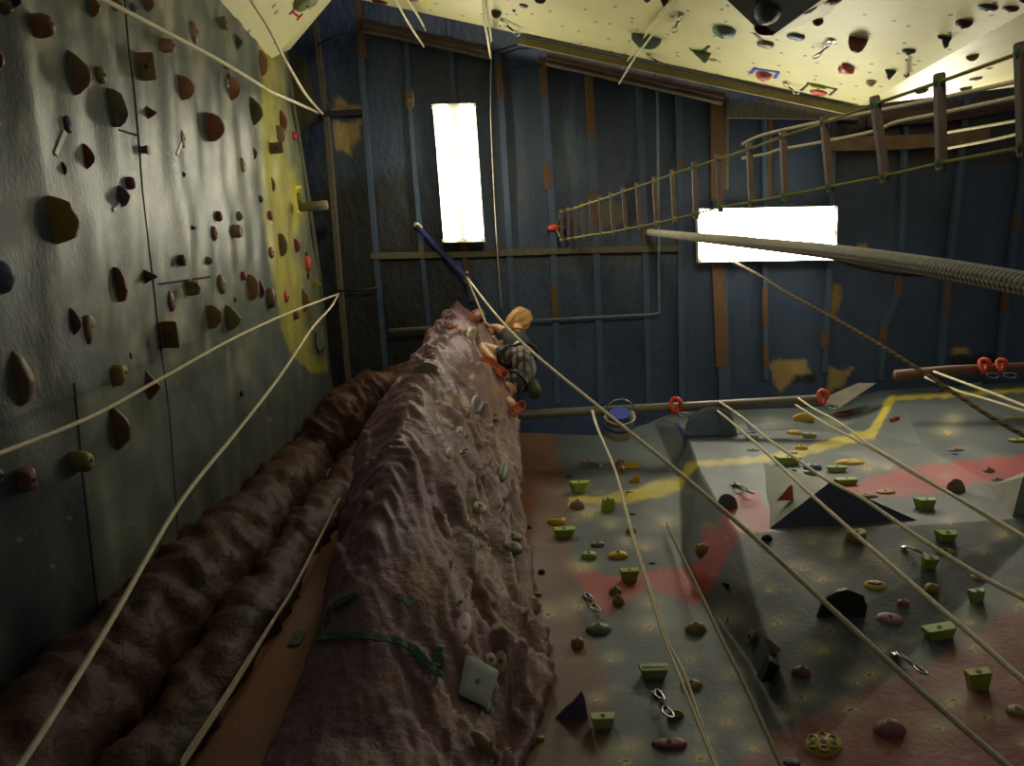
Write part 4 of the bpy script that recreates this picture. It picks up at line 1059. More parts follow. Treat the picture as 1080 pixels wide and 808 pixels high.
Bh = [
 (611, 513, 22, 14, 'bwedge', GN, 'Green wedge hold left of the doubled rope, highest of the left group', {}),
 (609, 531, 16, 13, 'dome', MV, 'Mauve round knob at the left end of the yellow stripe', {}),
 (587, 548, 20, 12, 'oval', YE, 'Yellow oval hold on the brown part of the wall', dict(parts='bowl')),
 (595, 561, 24, 13, 'block', GN, 'Green rectangular block just below the yellow oval', {}),
 (641, 532, 18, 22, 'flag', GN, 'Green odd-angled hold sitting on the yellow stripe', {}),
 (667, 541, 8, 5, 'dome', (80, 62, 62), 'Tiny dark mauve knob below the yellow stripe', {}),
 (666, 558, 11, 10, 'dome', YB_, 'Small mustard knob behind the doubled rope', {}),
 (630, 573, 16, 9, 'lump', MV, 'Small mauve lump above the two-tone green hold', {}),
 (621, 585, 18, 12, 'lump', (150, 168, 90), 'Green hold with a pale top left of the yellow dome', {}),
 (652, 584, 22, 13, 'dome', YE, 'Yellow dome beside the pale-topped green hold', {}),
 (664, 606, 21, 16, 'block', GN, 'Green block at the upper edge of the left red stripe', {}),
 (688, 593, 8, 5, 'dome', (62, 42, 52), 'Tiny dark purple knob right of the doubled rope', {}),
 (667, 490, 15, 8, 'moon', YE, 'Yellow half-moon hold above the brass chain, upper one', {}),
 (668, 504, 14, 9, 'peak', (176, 136, 44), 'Yellow pointed wedge beside the brass chain', {}),
 (620, 486, 16, 6, 'lump', (110, 84, 74), 'Faint mauve patchy hold near the wall top', {}),
 (634, 491, 5, 6, 'dome', (150, 140, 108), 'Tiny beige knob left of the doubled rope near the top', {}),
 (600, 502, 9, 4, 'moon', (94, 62, 54), 'Thin dark sliver hold on the brown paint near the top', {}),
 (557, 555, 8, 6, 'dome', (44, 34, 28), 'Tiny dark knob on brown paint beside the pillar', {}),
 (571, 602, 8, 7, 'dome', (46, 42, 34), 'Dark knob on brown paint below a faint scuff', {}),
 (567, 626, 9, 7, 'lump', (140, 122, 36), 'Tiny yellow knob beside the lower pillar', {}),
 (609, 677, 15, 15, 'lump', (158, 128, 52), 'Yellow three-lobed hold on the brown paint', {}),
 (580, 703, 8, 7, 'dome', (72, 66, 56), 'Tiny grey knob right of the pillar foot', {}),
 (567, 719, 20, 13, 'dome', (76, 66, 74), 'Dark purple-grey hold where the pillar meets the wall', {}),
 (602, 744, 37, 30, 'peak', (92, 78, 116), 'Purple wedge hold on the brown paint', {}),
 (636, 760, 27, 20, 'block', PG, 'Pale green block with a bolt beside the purple wedge', {}),
 (570, 778, 10, 9, 'lump', (150, 128, 28), 'Small yellow knob low on the brown paint', {}),
 (649, 622, 14, 12, 'dome', (128, 118, 56), 'Olive dome, upper of the pair on the left red stripe', {}),
 (652, 632, 13, 16, 'dome', YB_, 'Mustard dome, lower of the pair on the left red stripe', {}),
 (631, 661, 27, 18, 'dome', (104, 116, 88), 'Grey-green rounded hold below a hanging quickdraw', {}),
 (690, 708, 32, 19, 'block', (140, 150, 100), 'Pale green hold ridged like teeth', dict(parts='ribs', bolt=False)),
 (734, 660, 22, 18, 'dome', (156, 132, 72), 'Mustard dome between the doubled rope and the dusty rope', {}),
 (729, 720, 23, 17, 'dome', YB_, 'Mustard dome touching the doubled rope low down', {}),
 (713, 752, 18, 10, 'moon', (170, 136, 50), 'Thin yellow half-moon shelf beside a steel quickdraw', {}),
 (706, 783, 41, 18, 'lump', (128, 68, 74), 'Long wavy maroon hold at the bottom', {}),
 (792, 672, 14, 15, 'disc', (126, 102, 46), 'Olive-brown disc with a bolt on the fold of the wall', {}),
 (763, 618, 9, 8, 'peak', (26, 24, 24), 'Small black pointed chip right of the left red stripe', {}),
 (810, 681, 14, 22, 'peak', (126, 122, 96), 'Pale grey cone standing over the black hold', {}),
 (810, 706, 20, 28, 'block', (34, 32, 36), 'Black angular hold hanging below the pale cone', dict(bolt=False)),
 (846, 707, 20, 20, 'dome', (124, 74, 72), 'Reddish-mauve ball hold right of the black hold', {}),
 (938, 765, 33, 30, 'dome', (136, 98, 92), 'Large mauve dome with a bolt on the lower red paint', {}),
 (835, 803, 20, 13, 'lump', (52, 56, 80), 'Dark blue hold cut by the bottom edge', {}),
 (891, 636, 51, 32, 'moon', (38, 42, 34), 'Large black-green half-moon shelf hold', dict(bolt=True)),
 (923, 616, 24, 15, 'oval', YE, 'Yellow bowl-shaped hold above the pink oval', dict(parts='bowl')),
 (939, 651, 28, 17, 'oval', (160, 116, 112), 'Pink and white oval hold beside the black half-moon', {}),
 (953, 635, 14, 12, 'lump', (156, 84, 76), 'Small red lump just above the pink oval', {}),
 (991, 666, 34, 22, 'block', GN, 'Wide green block between two rope strands', {}),
 (983, 620, 19, 18, 'tear', YB_, 'Mustard rounded hold below the green block with quickdraw', {}),
 (1031, 628, 19, 19, 'bwedge', PG, 'Small pale green wedge right of the rope crossing', {}),
 (1034, 608, 20, 14, 'dome', (140, 106, 96), 'Mauve dome behind the rope near the right edge', {}),
 (981, 593, 17, 20, 'block', GN, 'Small green block with a quickdraw lying on it', {}),
 (997, 581, 21, 14, 'lump', YB_, 'Mustard lump just right of the quickdraw block', {}),
 (999, 565, 25, 17, 'bwedge', GN, 'Green wedge hold below the right dark fold', {}),
 (1032, 716, 27, 28, 'block', (156, 164, 62), 'Yellow-green block with a bolt on the lower red paint', {}),
 (1073, 748, 24, 20, 'oval', (146, 132, 74), 'Olive oval with a bolt at the lower right edge', {}),
 (972, 705, 8, 7, 'lump', (28, 26, 26), 'Tiny black lump beside the lowest quickdraw', {}),
 (809, 566, 12, 11, 'dome', (28, 28, 26), 'Black ball hold at the left tip of the blue wedge', {}),
 (738, 578, 15, 13, 'oval', YB_, 'Mustard oval on the left red stripe where it rises', {}),
 (767, 528, 22, 16, 'moon', (84, 92, 84), 'Dark grey half-moon hold above the red stripe', {}),
 (836, 496, 10, 4, 'moon', (34, 38, 48), 'Thin dark sliver left of the small green slab', {}),
 (855, 498, 15, 6, 'block', (150, 162, 90), 'Thin green slab left of a rope strand, above the blue hold', dict(asp=.25)),
 (883, 494, 22, 9, 'block', PG, 'Pale green slab just under the big yellow dome', dict(asp=.3)),
 (896, 486, 32, 14, 'dome', YE, 'Big yellow dome with a bolt above the blue wedge', {}),
 (831, 485, 27, 13, 'block', GN, 'Green block lying on the yellow stripe', {}),
 (845, 471, 13, 9, 'dome', YE, 'Small yellow knob on the yellow stripe', {}),
 (837, 477, 9, 5, 'lump', (180, 116, 100), 'Tiny pink hold wedged above the green block', {}),
 (847, 440, 24, 10, 'moon', YE, 'Yellow half-moon hold just under the long pipe', {}),
 (838, 455, 17, 9, 'dome', (168, 138, 40), 'Dull yellow dome left of a pale green slab', {}),
 (854, 459, 16, 7, 'block', PG, 'Pale green slab right of the dull yellow dome', dict(asp=.3)),
 (793, 461, 15, 6, 'block', PG, 'Pale green slab below the blue tape corner', dict(asp=.3)),
 (794, 474, 14, 5, 'lump', (60, 64, 58), 'Small dark lump under the pale green slab by the blue tape', {}),
 (893, 507, 24, 11, 'block', GN, 'Green block at the top of the blue wedge', {}),
 (880, 508, 14, 8, 'dome', (120, 90, 76), 'Small mauve dome at the tip of the blue wedge', {}),
 (913, 522, 26, 11, 'dome', (94, 92, 40), 'Dark olive dome on the right slope of the blue wedge', {}),
 (920, 537, 32, 16, 'bwedge', (112, 134, 58), 'Deep green wedge over the blue wedge right side', {}),
 (934, 518, 21, 11, 'lump', (160, 136, 48), 'Mustard ribbed hold on the right red stripe', {}),
 (903, 564, 21, 20, 'disc', (160, 136, 74), 'Round mustard disc under the blue wedge', {}),
 (977, 531, 24, 17, 'bwedge', GN, 'Green wedge below the right red stripe', {}),
 (1008, 511, 20, 15, 'moon', (138, 112, 106), 'Mauve half-dome on the right red stripe', {}),
 (1043, 495, 12, 10, 'dome', (132, 110, 100), 'Mauve-grey ball at the right end of the red stripe', {}),
 (1052, 505, 14, 7, 'dome', (100, 94, 88), 'Flat grey hold below the mauve-grey ball', {}),
 (943, 441, 12, 9, 'lump', (132, 54, 58), 'Dark red hold beside the bend of the upper yellow stripe', {}),
 (1070, 440, 24, 8, 'oval', (130, 136, 84), 'Pale green oval with a bolt near the right edge', {}),
 (1073, 464, 18, 8, 'block', (146, 156, 66), 'Yellow-green slab at the right edge', {}),
 (1028, 405, 18, 7, 'bwedge', (122, 134, 44), 'Green wedge on the very top of the wall at the right', {}),
 (890, 436, 24, 8, 'lump', (96, 36, 38), 'Dark red irregular hold in the dark recess', {}),
 (1008, 474, 18, 6, 'oval', (150, 128, 98), 'Beige flat hold with blue tape under it', {}),
 (990, 411, 10, 8, 'dome', (46, 44, 34), 'Dark knob on the upper yellow stripe', {}),
]
for u, v, w, h, k, c, lb, kw in Bh:
    if k in ('block', 'bwedge') and 'asp' not in kw: kw = dict(kw, asp=.4)
    hold('B', u, v, w, h, k, c, lb, **kw)
hold('B', 868, 783, 41, 32, 'dome', (164, 142, 44), 'Yellow hold full of round hollows like cheese', parts='cheese', asp=.8)
Ph = [
 (500, 332, 20, 14, 'dome', (136, 78, 58), 'Reddish boulder hold behind the pillar tip'),
 (477, 344, 12, 8, 'lump', (134, 62, 44), 'Small red hold near the pillar tip'),
 (452, 377, 14, 9, 'lump', (122, 58, 44), 'Red-brown hold above the grey half-dome on the pillar'),
 (446, 389, 25, 13, 'moon', (110, 104, 76), 'Grey-olive half-dome on the upper left of the pillar'),
 (498, 350, 12, 16, 'dome', (118, 104, 64), 'Olive hold below the climber hands'),
 (503, 425, 14, 22, 'oval', (74, 62, 52), 'Dark half-moon hold on the pillar left of the lower foot'),
 (485, 456, 12, 16, 'oval', (100, 98, 72), 'Grey-olive oval hold below the dark half-moon'),
 (474, 477, 10, 13, 'oval', (112, 108, 84), 'Grey hold with a pale top in the pillar middle'),
 (522, 438, 11, 11, 'disc', (104, 96, 60), 'Olive round hold at the climber lower foot'),
 (531, 497, 10, 22, 'oval', (78, 72, 62), 'Dark hold with a bright top on the right pillar side'),
 (506, 534, 14, 14, 'dome', (130, 124, 84), 'Olive hold in the middle of the right pillar side'),
 (500, 575, 9, 14, 'oval', (66, 70, 60), 'Dark grey hold deep in a pillar crease'),
 (541, 565, 18, 12, 'oval', (112, 108, 66), 'Olive shell, upper of a pair on the pillar edge'),
 (541, 576, 19, 14, 'oval', (98, 96, 58), 'Olive shell, lower of a pair on the pillar edge'),
 (490, 662, 18, 36, 'oval', (140, 108, 112), 'Mauve-pink half-moon hold low on the pillar'),
 (518, 696, 13, 17, 'oval', (140, 124, 80), 'Left one of two tan holds joined on the lower pillar'),
 (528, 698, 14, 26, 'oval', (132, 116, 78), 'Right one of two tan holds joined on the lower pillar'),
 (503, 720, 36, 44, 'block', (112, 116, 102), 'Large grey-green square slab low on the pillar'),
 (515, 744, 10, 15, 'dome', (76, 70, 68), 'Dark grey knob under the grey-green slab'),
 (515, 786, 13, 38, 'oval', (122, 112, 70), 'Tall olive hold at the pillar foot'),
 (313, 673, 12, 18, 'block', (50, 52, 34), 'Dark green hold left of the pillar on the orange wall'),
]
for u, v, w, h, k, c, lb in Ph: hold('P', u, v, w * 1.1, h * 1.1, k, c, lb, asp=max(1., min(1.6 * h / w, 3.2)), minP=.45)
WD = (64, 66, 62)
Wh = [
 (323, 4, 30, 20, 'lump', (104, 112, 66), 'Big green blotchy hold beside the red tape'),
 (434, 0, 14, 8, 'dome', (150, 100, 88), 'Pinkish hold at the top edge beside the yellow tape'),
 (400, 3, 18, 7, 'lump', (100, 50, 46), 'Maroon flat hold at the top edge left of the white rope pair'),
 (523, 16, 11, 11, 'dome', (62, 74, 60), 'Dark green ball hold beside the tangled quickdraws'),
 (552, 7, 10, 6, 'oval', (84, 96, 78), 'Small grey-green oval right of the white rope pair'),
 (569, 1, 14, 8, 'moon', (54, 60, 58), 'Dark hold cut by the top edge in the middle'),
 (542, 12, 4, 4, 'dome', (60, 56, 44), 'Tiny dark stud under the small grey-green oval'),
 (682, 1, 8, 8, 'dome', (92, 50, 56), 'Small maroon ball left of the pale rope pair'),
 (700, 4, 11, 9, 'tri', (76, 50, 60), 'Dark maroon chip behind the pale rope pair'),
 (681, 45, 33, 15, 'moon', (108, 130, 132), 'Blue-grey half-moon hold crossed by the pale rope pair'),
 (763, 36, 25, 18, 'dome', (104, 124, 116), 'Large grey-green dome on the middle of the white panel'),
 (737, 60, 25, 13, 'peak', (120, 142, 112), 'Green winged hold with a dark tape strip'),
 (752, 64, 10, 5, 'oval', (170, 130, 80), 'Small orange-tan hold beside the green winged hold'),
 (807, 48, 19, 12, 'lump', (134, 124, 98), 'Tan-grey hold under the dark hanging volume'),
 (839, 40, 20, 12, 'lump', (92, 112, 124), 'Blue-grey streaked hold right of the dark hanging volume'),
 (805, 82, 17, 14, 'dome', (190, 98, 84), 'Pink-red ball hold inside the blue tape bracket'),
 (863, 92, 20, 7, 'oval', (146, 160, 40), 'Lime green rim hold inside the black tape bracket'),
 (863, 99, 18, 11, 'dome', (172, 56, 50), 'Red bowl hold inside the black tape bracket'),
 (893, 74, 20, 16, 'flag', (182, 76, 72), 'Red hold with a notch on the white panel'),
 (904, 48, 20, 17, 'moon', (112, 58, 44), 'Brown-maroon half-moon hold on the white panel'),
 (918, 89, 10, 11, 'dome', (176, 166, 122), 'Pale tan hold near the corner of the white panels'),
 (938, 80, 13, 12, 'tri', (52, 70, 74), 'Dark blue pointed hold on the bright white band'),
 (958, 56, 14, 12, 'dome', (84, 84, 68), 'Dark grey hold with a hanging strip and red ball'),
 (995, 45, 16, 14, 'horn', (40, 46, 42), 'Black hook-shaped hold on the bright white band'),
 (1016, 27, 17, 17, 'dome', (74, 34, 34), 'Dark maroon ball hold on the bright white band'),
 (1041, 10, 21, 16, 'dome', (70, 72, 62), 'Dark grey ball hold near the top right corner'),
 (1065, 11, 16, 14, 'dome', (80, 44, 44), 'Maroon oval hold right of the dark grey ball'),
 (1079, 2, 8, 9, 'dome', (84, 40, 40), 'Maroon hold cut by the top right corner'),
 (1026, 62, 14, 7, 'moon', (150, 118, 90), 'Pinkish-brown hold on the shaded right panel, highest'),
 (1043, 73, 9, 6, 'dome', (132, 96, 86), 'Small mauve hold on the shaded right panel'),
 (1029, 84, 14, 9, 'lump', (96, 114, 104), 'Blue-grey hold on the shaded right panel'),
 (972, 97, 16, 6, 'moon', (108, 106, 76), 'Grey flat hold low on the shaded right panel'),
 (1019, 95, 14, 6, 'moon', (120, 108, 78), 'Grey-brown flat hold behind the white sagging rope'),
]
for u, v, w, h, k, c, lb in Wh: hold('W', u, v, w, h, k, c, lb, asp=.8, minP=.4)
# ---------------------------------------------------------------- tape
def tape(sf, lines, wpx, c, label, name='tape_mark', off=.006):
    B = SURF[sf]; m = mat('cloth_tape', c, .45, .12, 30)
    V, Fc = [], []
    for pts in lines:
        o = ribbon(B, pts, wpx, off, 'tmp', m, step=3); k = len(V)
        V += [v.co.copy() for v in o.data.vertices]; Fc += [tuple(i + k for i in p.vertices) for p in o.data.polygons]
        me = o.data; bpy.data.objects.remove(o); bpy.data.meshes.remove(me)
    o = mesh(name, V, Fc, m); return tag(o, label, 'tape', 'coloured tape marks on the walls')
tape('L', [[(58, 163), (68, 139)]], 5, (228, 228, 214), 'White tape strip below the dark blue lump on the left wall')
tape('L', [[(186, 163), (191, 151)]], 3.4, (236, 236, 226), 'White tag strip below the mauve-grey oval')
tape('L', [[(119, 222), (126, 215)]], 3.4, (214, 210, 216), 'Short white tag below the purple-grey hold by the seam')
tape('L', [[(317, 197), (311, 198)], [(311, 196), (313, 224)], [(313, 223), (318, 223)]], 3, (214, 200, 30), 'Yellow tape bracket around the olive round hold')
tape('L', [[(323, 266), (323, 270)]], 5, (24, 24, 24), 'Black tape piece above the orange hold')
tape('L', [[(324, 289), (325, 294)]], 5, (24, 24, 24), 'Black tape piece below the orange hold')
tape('B', [[(713, 446), (723, 461)], [(723, 461), (760, 460), (796, 456)], [(796, 457), (787, 446)]], 3, (26, 36, 110), 'Dark blue tape outline around the rounded dark volume')
tape('B', [[(1004, 479), (1010, 479)]], 4, (40, 50, 170), 'Small blue tape piece under the beige flat hold')
tape('B', [[(1043, 512), (1052, 511)]], 2.5, (50, 50, 130), 'Blue tape strip on the top of the right grey volume')
tape('W', [[(310, 8), (321, -2)], [(308, 12), (316, 18)], [(305, 15), (312, 8)], [(313, 21), (319, 14)]], 2.4, (176, 34, 40), 'Red tape bracket beside the green blotchy hold')
tape('W', [[(449, -2), (449, 4)]], 4, (216, 200, 40), 'Yellow tape piece at the top edge')
tape('W', [[(792, 77), (797, 71)], [(795, 72), (822, 76)], [(821, 76), (817, 82)]], 3.6, (30, 66, 176), 'Blue tape bracket around the pink-red ball hold')
tape('W', [[(845, 95), (853, 88)], [(851, 87), (883, 94)], [(882, 94), (875, 100)]], 2.6, (34, 36, 26), 'Black tape bracket around the red and lime holds')
tape('W', [[(739, 56), (748, 48)]], 3, (50, 50, 44), 'Dark tape strip above the green winged hold')
tape('W', [[(796, 35), (804, 43)]], 3, (60, 62, 52), 'Dark tape strip above the tan-grey hold')
t_ = tape('P', [[(340, 676), (356, 673), (380, 674), (405, 677), (422, 680)], [(420, 680), (437, 688), (450, 702), (462, 715)], [(341, 676), (343, 662), (348, 648), (353, 642)],
            [(353, 642), (365, 636), (380, 629)], [(418, 632), (426, 636), (432, 643)], [(463, 682), (461, 696), (459, 706)]], 8, (14, 74, 44), 'Green tape outlining a smooth belly on the rock pillar', off=.022)
# ---------------------------------------------------------------- quickdraws
M_chrome = mat('bright_chrome', (150, 150, 145), .28, .05, metal=1.); M_brass = mat('brass_chain', (170, 130, 60), .3, .1, metal=.9)
M_web = mat('black_webbing', (38, 34, 30), .7); M_tanweb = mat('tan_webbing', (150, 116, 70), .7)
def quickdraw(sf, a, b, label, mweb=M_web, mm=M_chrome, chain=False):
    B = SURF[sf]
    pa, na = surf_point(B, *a); pb, nb = surf_point(B, *b)
    if pa is None or pb is None: print('QD miss', label); return
    if sf != 'L' and (pb - pa).length > .5: pb = pa + (pb - pa).normalized() * .3
    pa += na * .02; pb += nb * .05
    r = empty('quickdraw', pa, label, 'quickdraw', 'quickdraws and chains on the walls')
    d = pb - pa; L = d.length; dn = d.normalized(); s = dn.cross(na).normalized()
    w = L * .2
    MB().box(pa - na * .01, s * w * .5, dn * w * .35, na * .004).build('hanger', mm, r)
    if chain:
        n = 5
        for i in range(n):
            c = pa + d * (i + .5) / n; sd = s if i % 2 else na
            V, Fc = carabiner_geo(c, dn * L / n * .68, sd * w * .35, L * .022); mesh('chain_link', V, Fc, mm, r, True)
        return r
    V, Fc = carabiner_geo(pa + dn * L * .17, dn * L * .2, (s + na * .4) * w * .42, L * .022); mesh('carabiner', V, Fc, mm, r, True)
    V, Fc = tube_geo([pa + dn * L * .3, pa + dn * L * .5, pa + dn * L * .7], [w * .2, w * .28, w * .2], 8, flat=.6); mesh('webbing', V, Fc, mweb, r)
    V, Fc = carabiner_geo(pa + dn * L * .84, dn * L * .2, (s + na * .3) * w * .5, L * .024); mesh('carabiner', V, Fc, mm, r, True)
    return r
quickdraw('L', (238, 71), (233, 91), 'Dark quickdraw hanging beside the orange-brown hold', mm=M_steel)
quickdraw('B', (654, 488), (661, 520), 'Brass chain hanging beside two yellow holds', chain=True, mm=M_brass)
quickdraw('B', (619, 630), (630, 654), 'Chrome quickdraw touching the grey-green rounded hold')
quickdraw('B', (693, 733), (706, 768), 'Long steel quickdraw above the wavy maroon hold')
quickdraw('B', (776, 513), (791, 528), 'Quickdraw with a bluish carabiner above the red stripe', mweb=M_tanweb)
quickdraw('B', (954, 579), (984, 598), 'Quickdraw lying across the small green block', mweb=M_tanweb)
quickdraw('B', (945, 692), (976, 722), 'Quickdraw with an open carabiner on the lower red paint', mweb=M_tanweb)
quickdraw('B', (661, 521), (667, 527), 'Small chrome hanger on the yellow stripe')
quickdraw('W', (530, 20), (548, 30), 'Tangled chrome quickdraw near the overhang edge, left one')
quickdraw('W', (718, 14), (712, 26), 'Small dark quickdraw on the white panel top')
quickdraw('W', (684, 56), (700, 61), 'Chrome quickdraw under the blue-grey half-moon hold')
quickdraw('W', (877, 42), (862, 53), 'Quickdraw beside the brown-maroon half-moon hold')
quickdraw('W', (828, 86), (843, 92), 'Chrome claw-like quickdraw left of the black tape bracket')
quickdraw('P', (484, 636), (492, 631), 'Small silver hanger above the mauve-pink hold')
# ---------------------------------------------------------------- volumes on the far wall
def volume(name, base, apex, faces, m, label, cat='climbing volume', mats=None, sf='B'):
    P = []
    for (u, v, off) in base + apex:
        p, n = surf_point(SURF[sf], u, v); P.append(EYE + (p - EYE) * ((p.y - off - EYE.y) / (p.y - EYE.y)))
    o = mesh(name, P, faces, m); return tag(o, label, cat, None)
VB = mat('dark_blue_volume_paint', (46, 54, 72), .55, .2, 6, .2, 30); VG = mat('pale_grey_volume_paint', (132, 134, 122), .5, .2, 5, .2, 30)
P_ = {}
def vp(u, v, off):
    p, n = surf_point(SURF['B'], u, v); p = p if p is not None else py_(u, v, YB); return EYE + (p - EYE) * ((p.y - off - EYE.y) / (p.y - EYE.y))
A_, L_, R_b, TL, BT_ = vp(876, 508, .24), vp(808, 560, -.01), vp(972, 551, -.01), vp(803, 487, -.01), vp(880, 556, -.02)
wv = empty('wedge_volume', vp(870, 535, 0), 'Large pyramid volume with a pale left face and dark blue underside', 'climbing volume')
Q_ = vp(868, 534, -.03)
T4 = [(0, 1, 2), (0, 1, 3), (1, 2, 3), (0, 2, 3)]
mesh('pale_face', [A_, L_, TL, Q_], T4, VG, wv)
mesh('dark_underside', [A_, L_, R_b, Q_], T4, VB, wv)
A2, a, b_, c_, d_ = vp(1079, 503, .2), vp(1041, 513, -.01), vp(1067, 547, -.01), vp(1110, 535, -.01), vp(1100, 490, -.01)
o = mesh('pyramid_volume', [A2, a, b_, c_, d_], [(0, 1, 2), (0, 2, 3), (0, 3, 4), (0, 4, 1), (1, 4, 3, 2)], VG); tag(o, 'Pale grey pyramid volume cut by the right edge', 'climbing volume')
# rounded dark volume framed by blue tape
hold('B', 750, 444, 50, 29, 'moon', (72, 86, 98), 'Rounded dark blue-grey volume inside the blue tape outline', name='rounded_volume', cat='climbing volume', bolt=False)
o = hold('B', 856, 508, 20, 12, 'lump', (74, 104, 140), 'Light blue smooth hold on the pale face of the pyramid volume'); o.location.y -= .10
o = hold('B', 828, 532, 18, 18, 'peak', (176, 70, 64), 'Red triangular hold on the pale face of the pyramid volume'); o.location.y -= .075
# dark volume hanging from the white overhang
def wp(u, v, dz):
    p, n = surf_point(SURF['W'], u, v); return p
def wdn(u, v, k): return EYE + (onA(u, v) - EYE) * k
hv = empty('hanging_volume', wdn(815, 5, .95), 'Dark grey wedge volume hanging from the top of the white overhang', 'climbing volume')
VD = mat('charcoal_volume_paint', (28, 29, 25), .95, .2, 6, .2, 30, spec=.05)
q0, q1, q2, q3, q4 = wdn(752, -14, .999), wdn(794, 26, .995), wdn(814, 38, .97), wdn(872, -4, .93), wdn(800, -60, .90)
g0, g1 = wdn(876, 14, .999), wdn(890, -10, .999)
mesh('dark_face', [q0, q1, q2, q3, q4, wdn(790, -40, 1.01)], [(0, 1, 2), (0, 2, 4), (2, 3, 4), (0, 5, 4), (0, 1, 5)], VD, hv)
mesh('pale_side', [q2, q3, g1, g0, q2 + Vector((0, 0, .05))], [(0, 1, 2), (0, 2, 3), (0, 3, 4), (0, 4, 1)], mat('pale_volume_side', (184, 180, 140), .5, .15, 5), hv)
SURF['H'] = join_bvh([c for c in hv.children] + [wall_white]); GRP['H'] = 'holds on the dark hanging volume'
hold('H', 806, 18, 26, 26, 'dome', (78, 78, 88), 'Round blue-grey bulging hold on the hanging volume', asp=1)
hold('H', 806, 34, 22, 9, 'moon', (84, 36, 40), 'Maroon crescent hold at the tip of the hanging volume')
hold('H', 877, 3, 22, 14, 'dome', (92, 36, 44), 'Big maroon hold at the top beside the hanging volume')
hold('H', 855, 12, 16, 8, 'oval', (102, 40, 44), 'Slim maroon hold between the hanging volume and the white panel')
hold('H', 862, 25, 11, 11, 'dome', (80, 40, 42), 'Maroon ball under the slim maroon hold')
# strip and ball hanging below the dark grey hold
p, n = surf_point(SURF['W'], 957, 60); q, n2 = surf_point(SURF['W'], 957, 76)
sb = empty('hanging_strip', p, 'Pale strip with a red ball hanging below the dark grey hold', 'tag')
V, Fc = tube_geo([p + n * .02, q + n2 * .02], .009, 6); mesh('strip', V, Fc, mat('pale_strip', (176, 166, 130), .6), sb)
V, Fc = tube_geo([q + n2 * .02 + (q - p).normalized() * k for k in (-.018, -.012, 0, .012, .018)], [.004, .014, .02, .014, .004], 10); mesh('ball', V, Fc, mat('red_ball', (140, 50, 40), .5), sb, True)
# loop of dark cord on the pillar and on the left wall
p, n = surf_point(SURF['P'], 492, 480); s = Vector((0, 0, 1)); t = n.cross(s).normalized()
V, Fc = tube_geo([p + n * .03 + t * math.cos(a) * .03 + s * math.sin(a) * .035 for a in np.linspace(-2.2, 2.4, 16)], .005, 6); o = mesh('steel_ring', V, Fc, M_steel, smooth=True); tag(o, 'Small dark ring fixed in the middle of the pillar', 'ring')
pts = [surf_point(B_L, u, v) for u, v in ((328, 350), (331, 352), (330, 362), (333, 371), (338, 370), (341, 366))]
V, Fc = tube_geo([p + n * .02 for p, n in pts], .008, 6); o = mesh('dark_cable', V, Fc, M_web, smooth=True); tag(o, 'Dark cable loop at the lower end of the yellow paint', 'cable')
# ================================================================ CLIMBER
def skin(name, J, E, m, parent=None, sub=2, root=0):
    """J: [(point, rx, ry)], E: edges"""
    me = bpy.data.meshes.new(name); me.from_pydata([tuple(j[0]) for j in J], E, []); me.update()
    o = bpy.data.objects.new(name, me); COL.objects.link(o); me.materials.append(m)
    sk = o.modifiers.new('skin', 'SKIN'); sk.use_smooth_shade = True
    for i, j in enumerate(J):
        sv = me.skin_vertices[0].data[i]; sv.radius = (j[1], j[2] if len(j) > 2 else j[1]); sv.use_root = (i == root)
    ss = o.modifiers.new('sub', 'SUBSURF'); ss.levels = sub; ss.render_levels = sub
    dg = bpy.context.evaluated_depsgraph_get(); ev = o.evaluated_get(dg); nm = bpy.data.meshes.new_from_object(ev)
    o.modifiers.clear(); o.data = nm; nm.polygons.foreach_set('use_smooth', [True] * len(nm.polygons))
    if parent is not None: o.parent = parent; o.matrix_parent_inverse = Matrix.Translation(-parent.location)
    return o
M_skin = mat('skin', (196, 146, 108), .5, .08, 20); M_hair = mat('blond_hair', (196, 150, 78), .6, .35, 30, .8, 60, stretch=(1, 1, 5))
M_shirt = mat('black_shirt', (30, 32, 30), .8, .3, 20); M_harness = mat('black_harness_web', (22, 22, 22), .6)
# plaid cloth
M_plaid = mat('plaid_cloth', (120, 114, 104), .8, .15, 20, .3, 40)
nt = M_plaid.node_tree; N = nt.nodes; Lk_ = nt.links; b = N['Principled BSDF']
tc = [n for n in N if n.type == 'TEX_COORD'][0]; src = b.inputs['Base Color'].links[0].from_socket
for axis, c, sc_ in (('DIAGONAL', (180, 174, 160), 9), ('X', (34, 36, 36), 12), ('Z', (40, 40, 42), 11)):
    wv_ = N.new('ShaderNodeTexWave'); wv_.bands_direction = axis; wv_.inputs['Scale'].default_value = sc_ / 2; wv_.inputs['Distortion'].default_value = 1.2; wv_.inputs['Detail Scale'].default_value = 2
    Lk_.new(tc.outputs['Object'], wv_.inputs['Vector'])
    mr = N.new('ShaderNodeMapRange'); mr.inputs[1].default_value = .55; mr.inputs[2].default_value = .65; mr.inputs[4].default_value = .85 if axis != 'DIAGONAL' else .5; Lk_.new(wv_.outputs['Fac'], mr.inputs[0])
    mx = N.new('ShaderNodeMix'); mx.data_type = 'RGBA'; mx.inputs[7].default_value = (*lin(c), 1)
    Lk_.new(mr.outputs[0], mx.inputs[0]); Lk_.new(src, mx.inputs[6]); src = mx.outputs[2]
Lk_.new(src, b.inputs['Base Color'])
ph = pz(545, 338, 6.28)          # head
HD = ph
neck = pz(546, 349, 6.12); chest = pz(545, 358, 5.98); waist = pz(549, 370, 5.82); pelv = pz(553, 384, 5.66)
shL = pz(536, 352, 6.10); shR = pz(546, 360, 6.04)
elL = pz(524, 345, 6.2); haL = pz(514, 345, 6.26)
elR = pz(523, 364, 6.12); haR = pz(518, 349, 6.2)
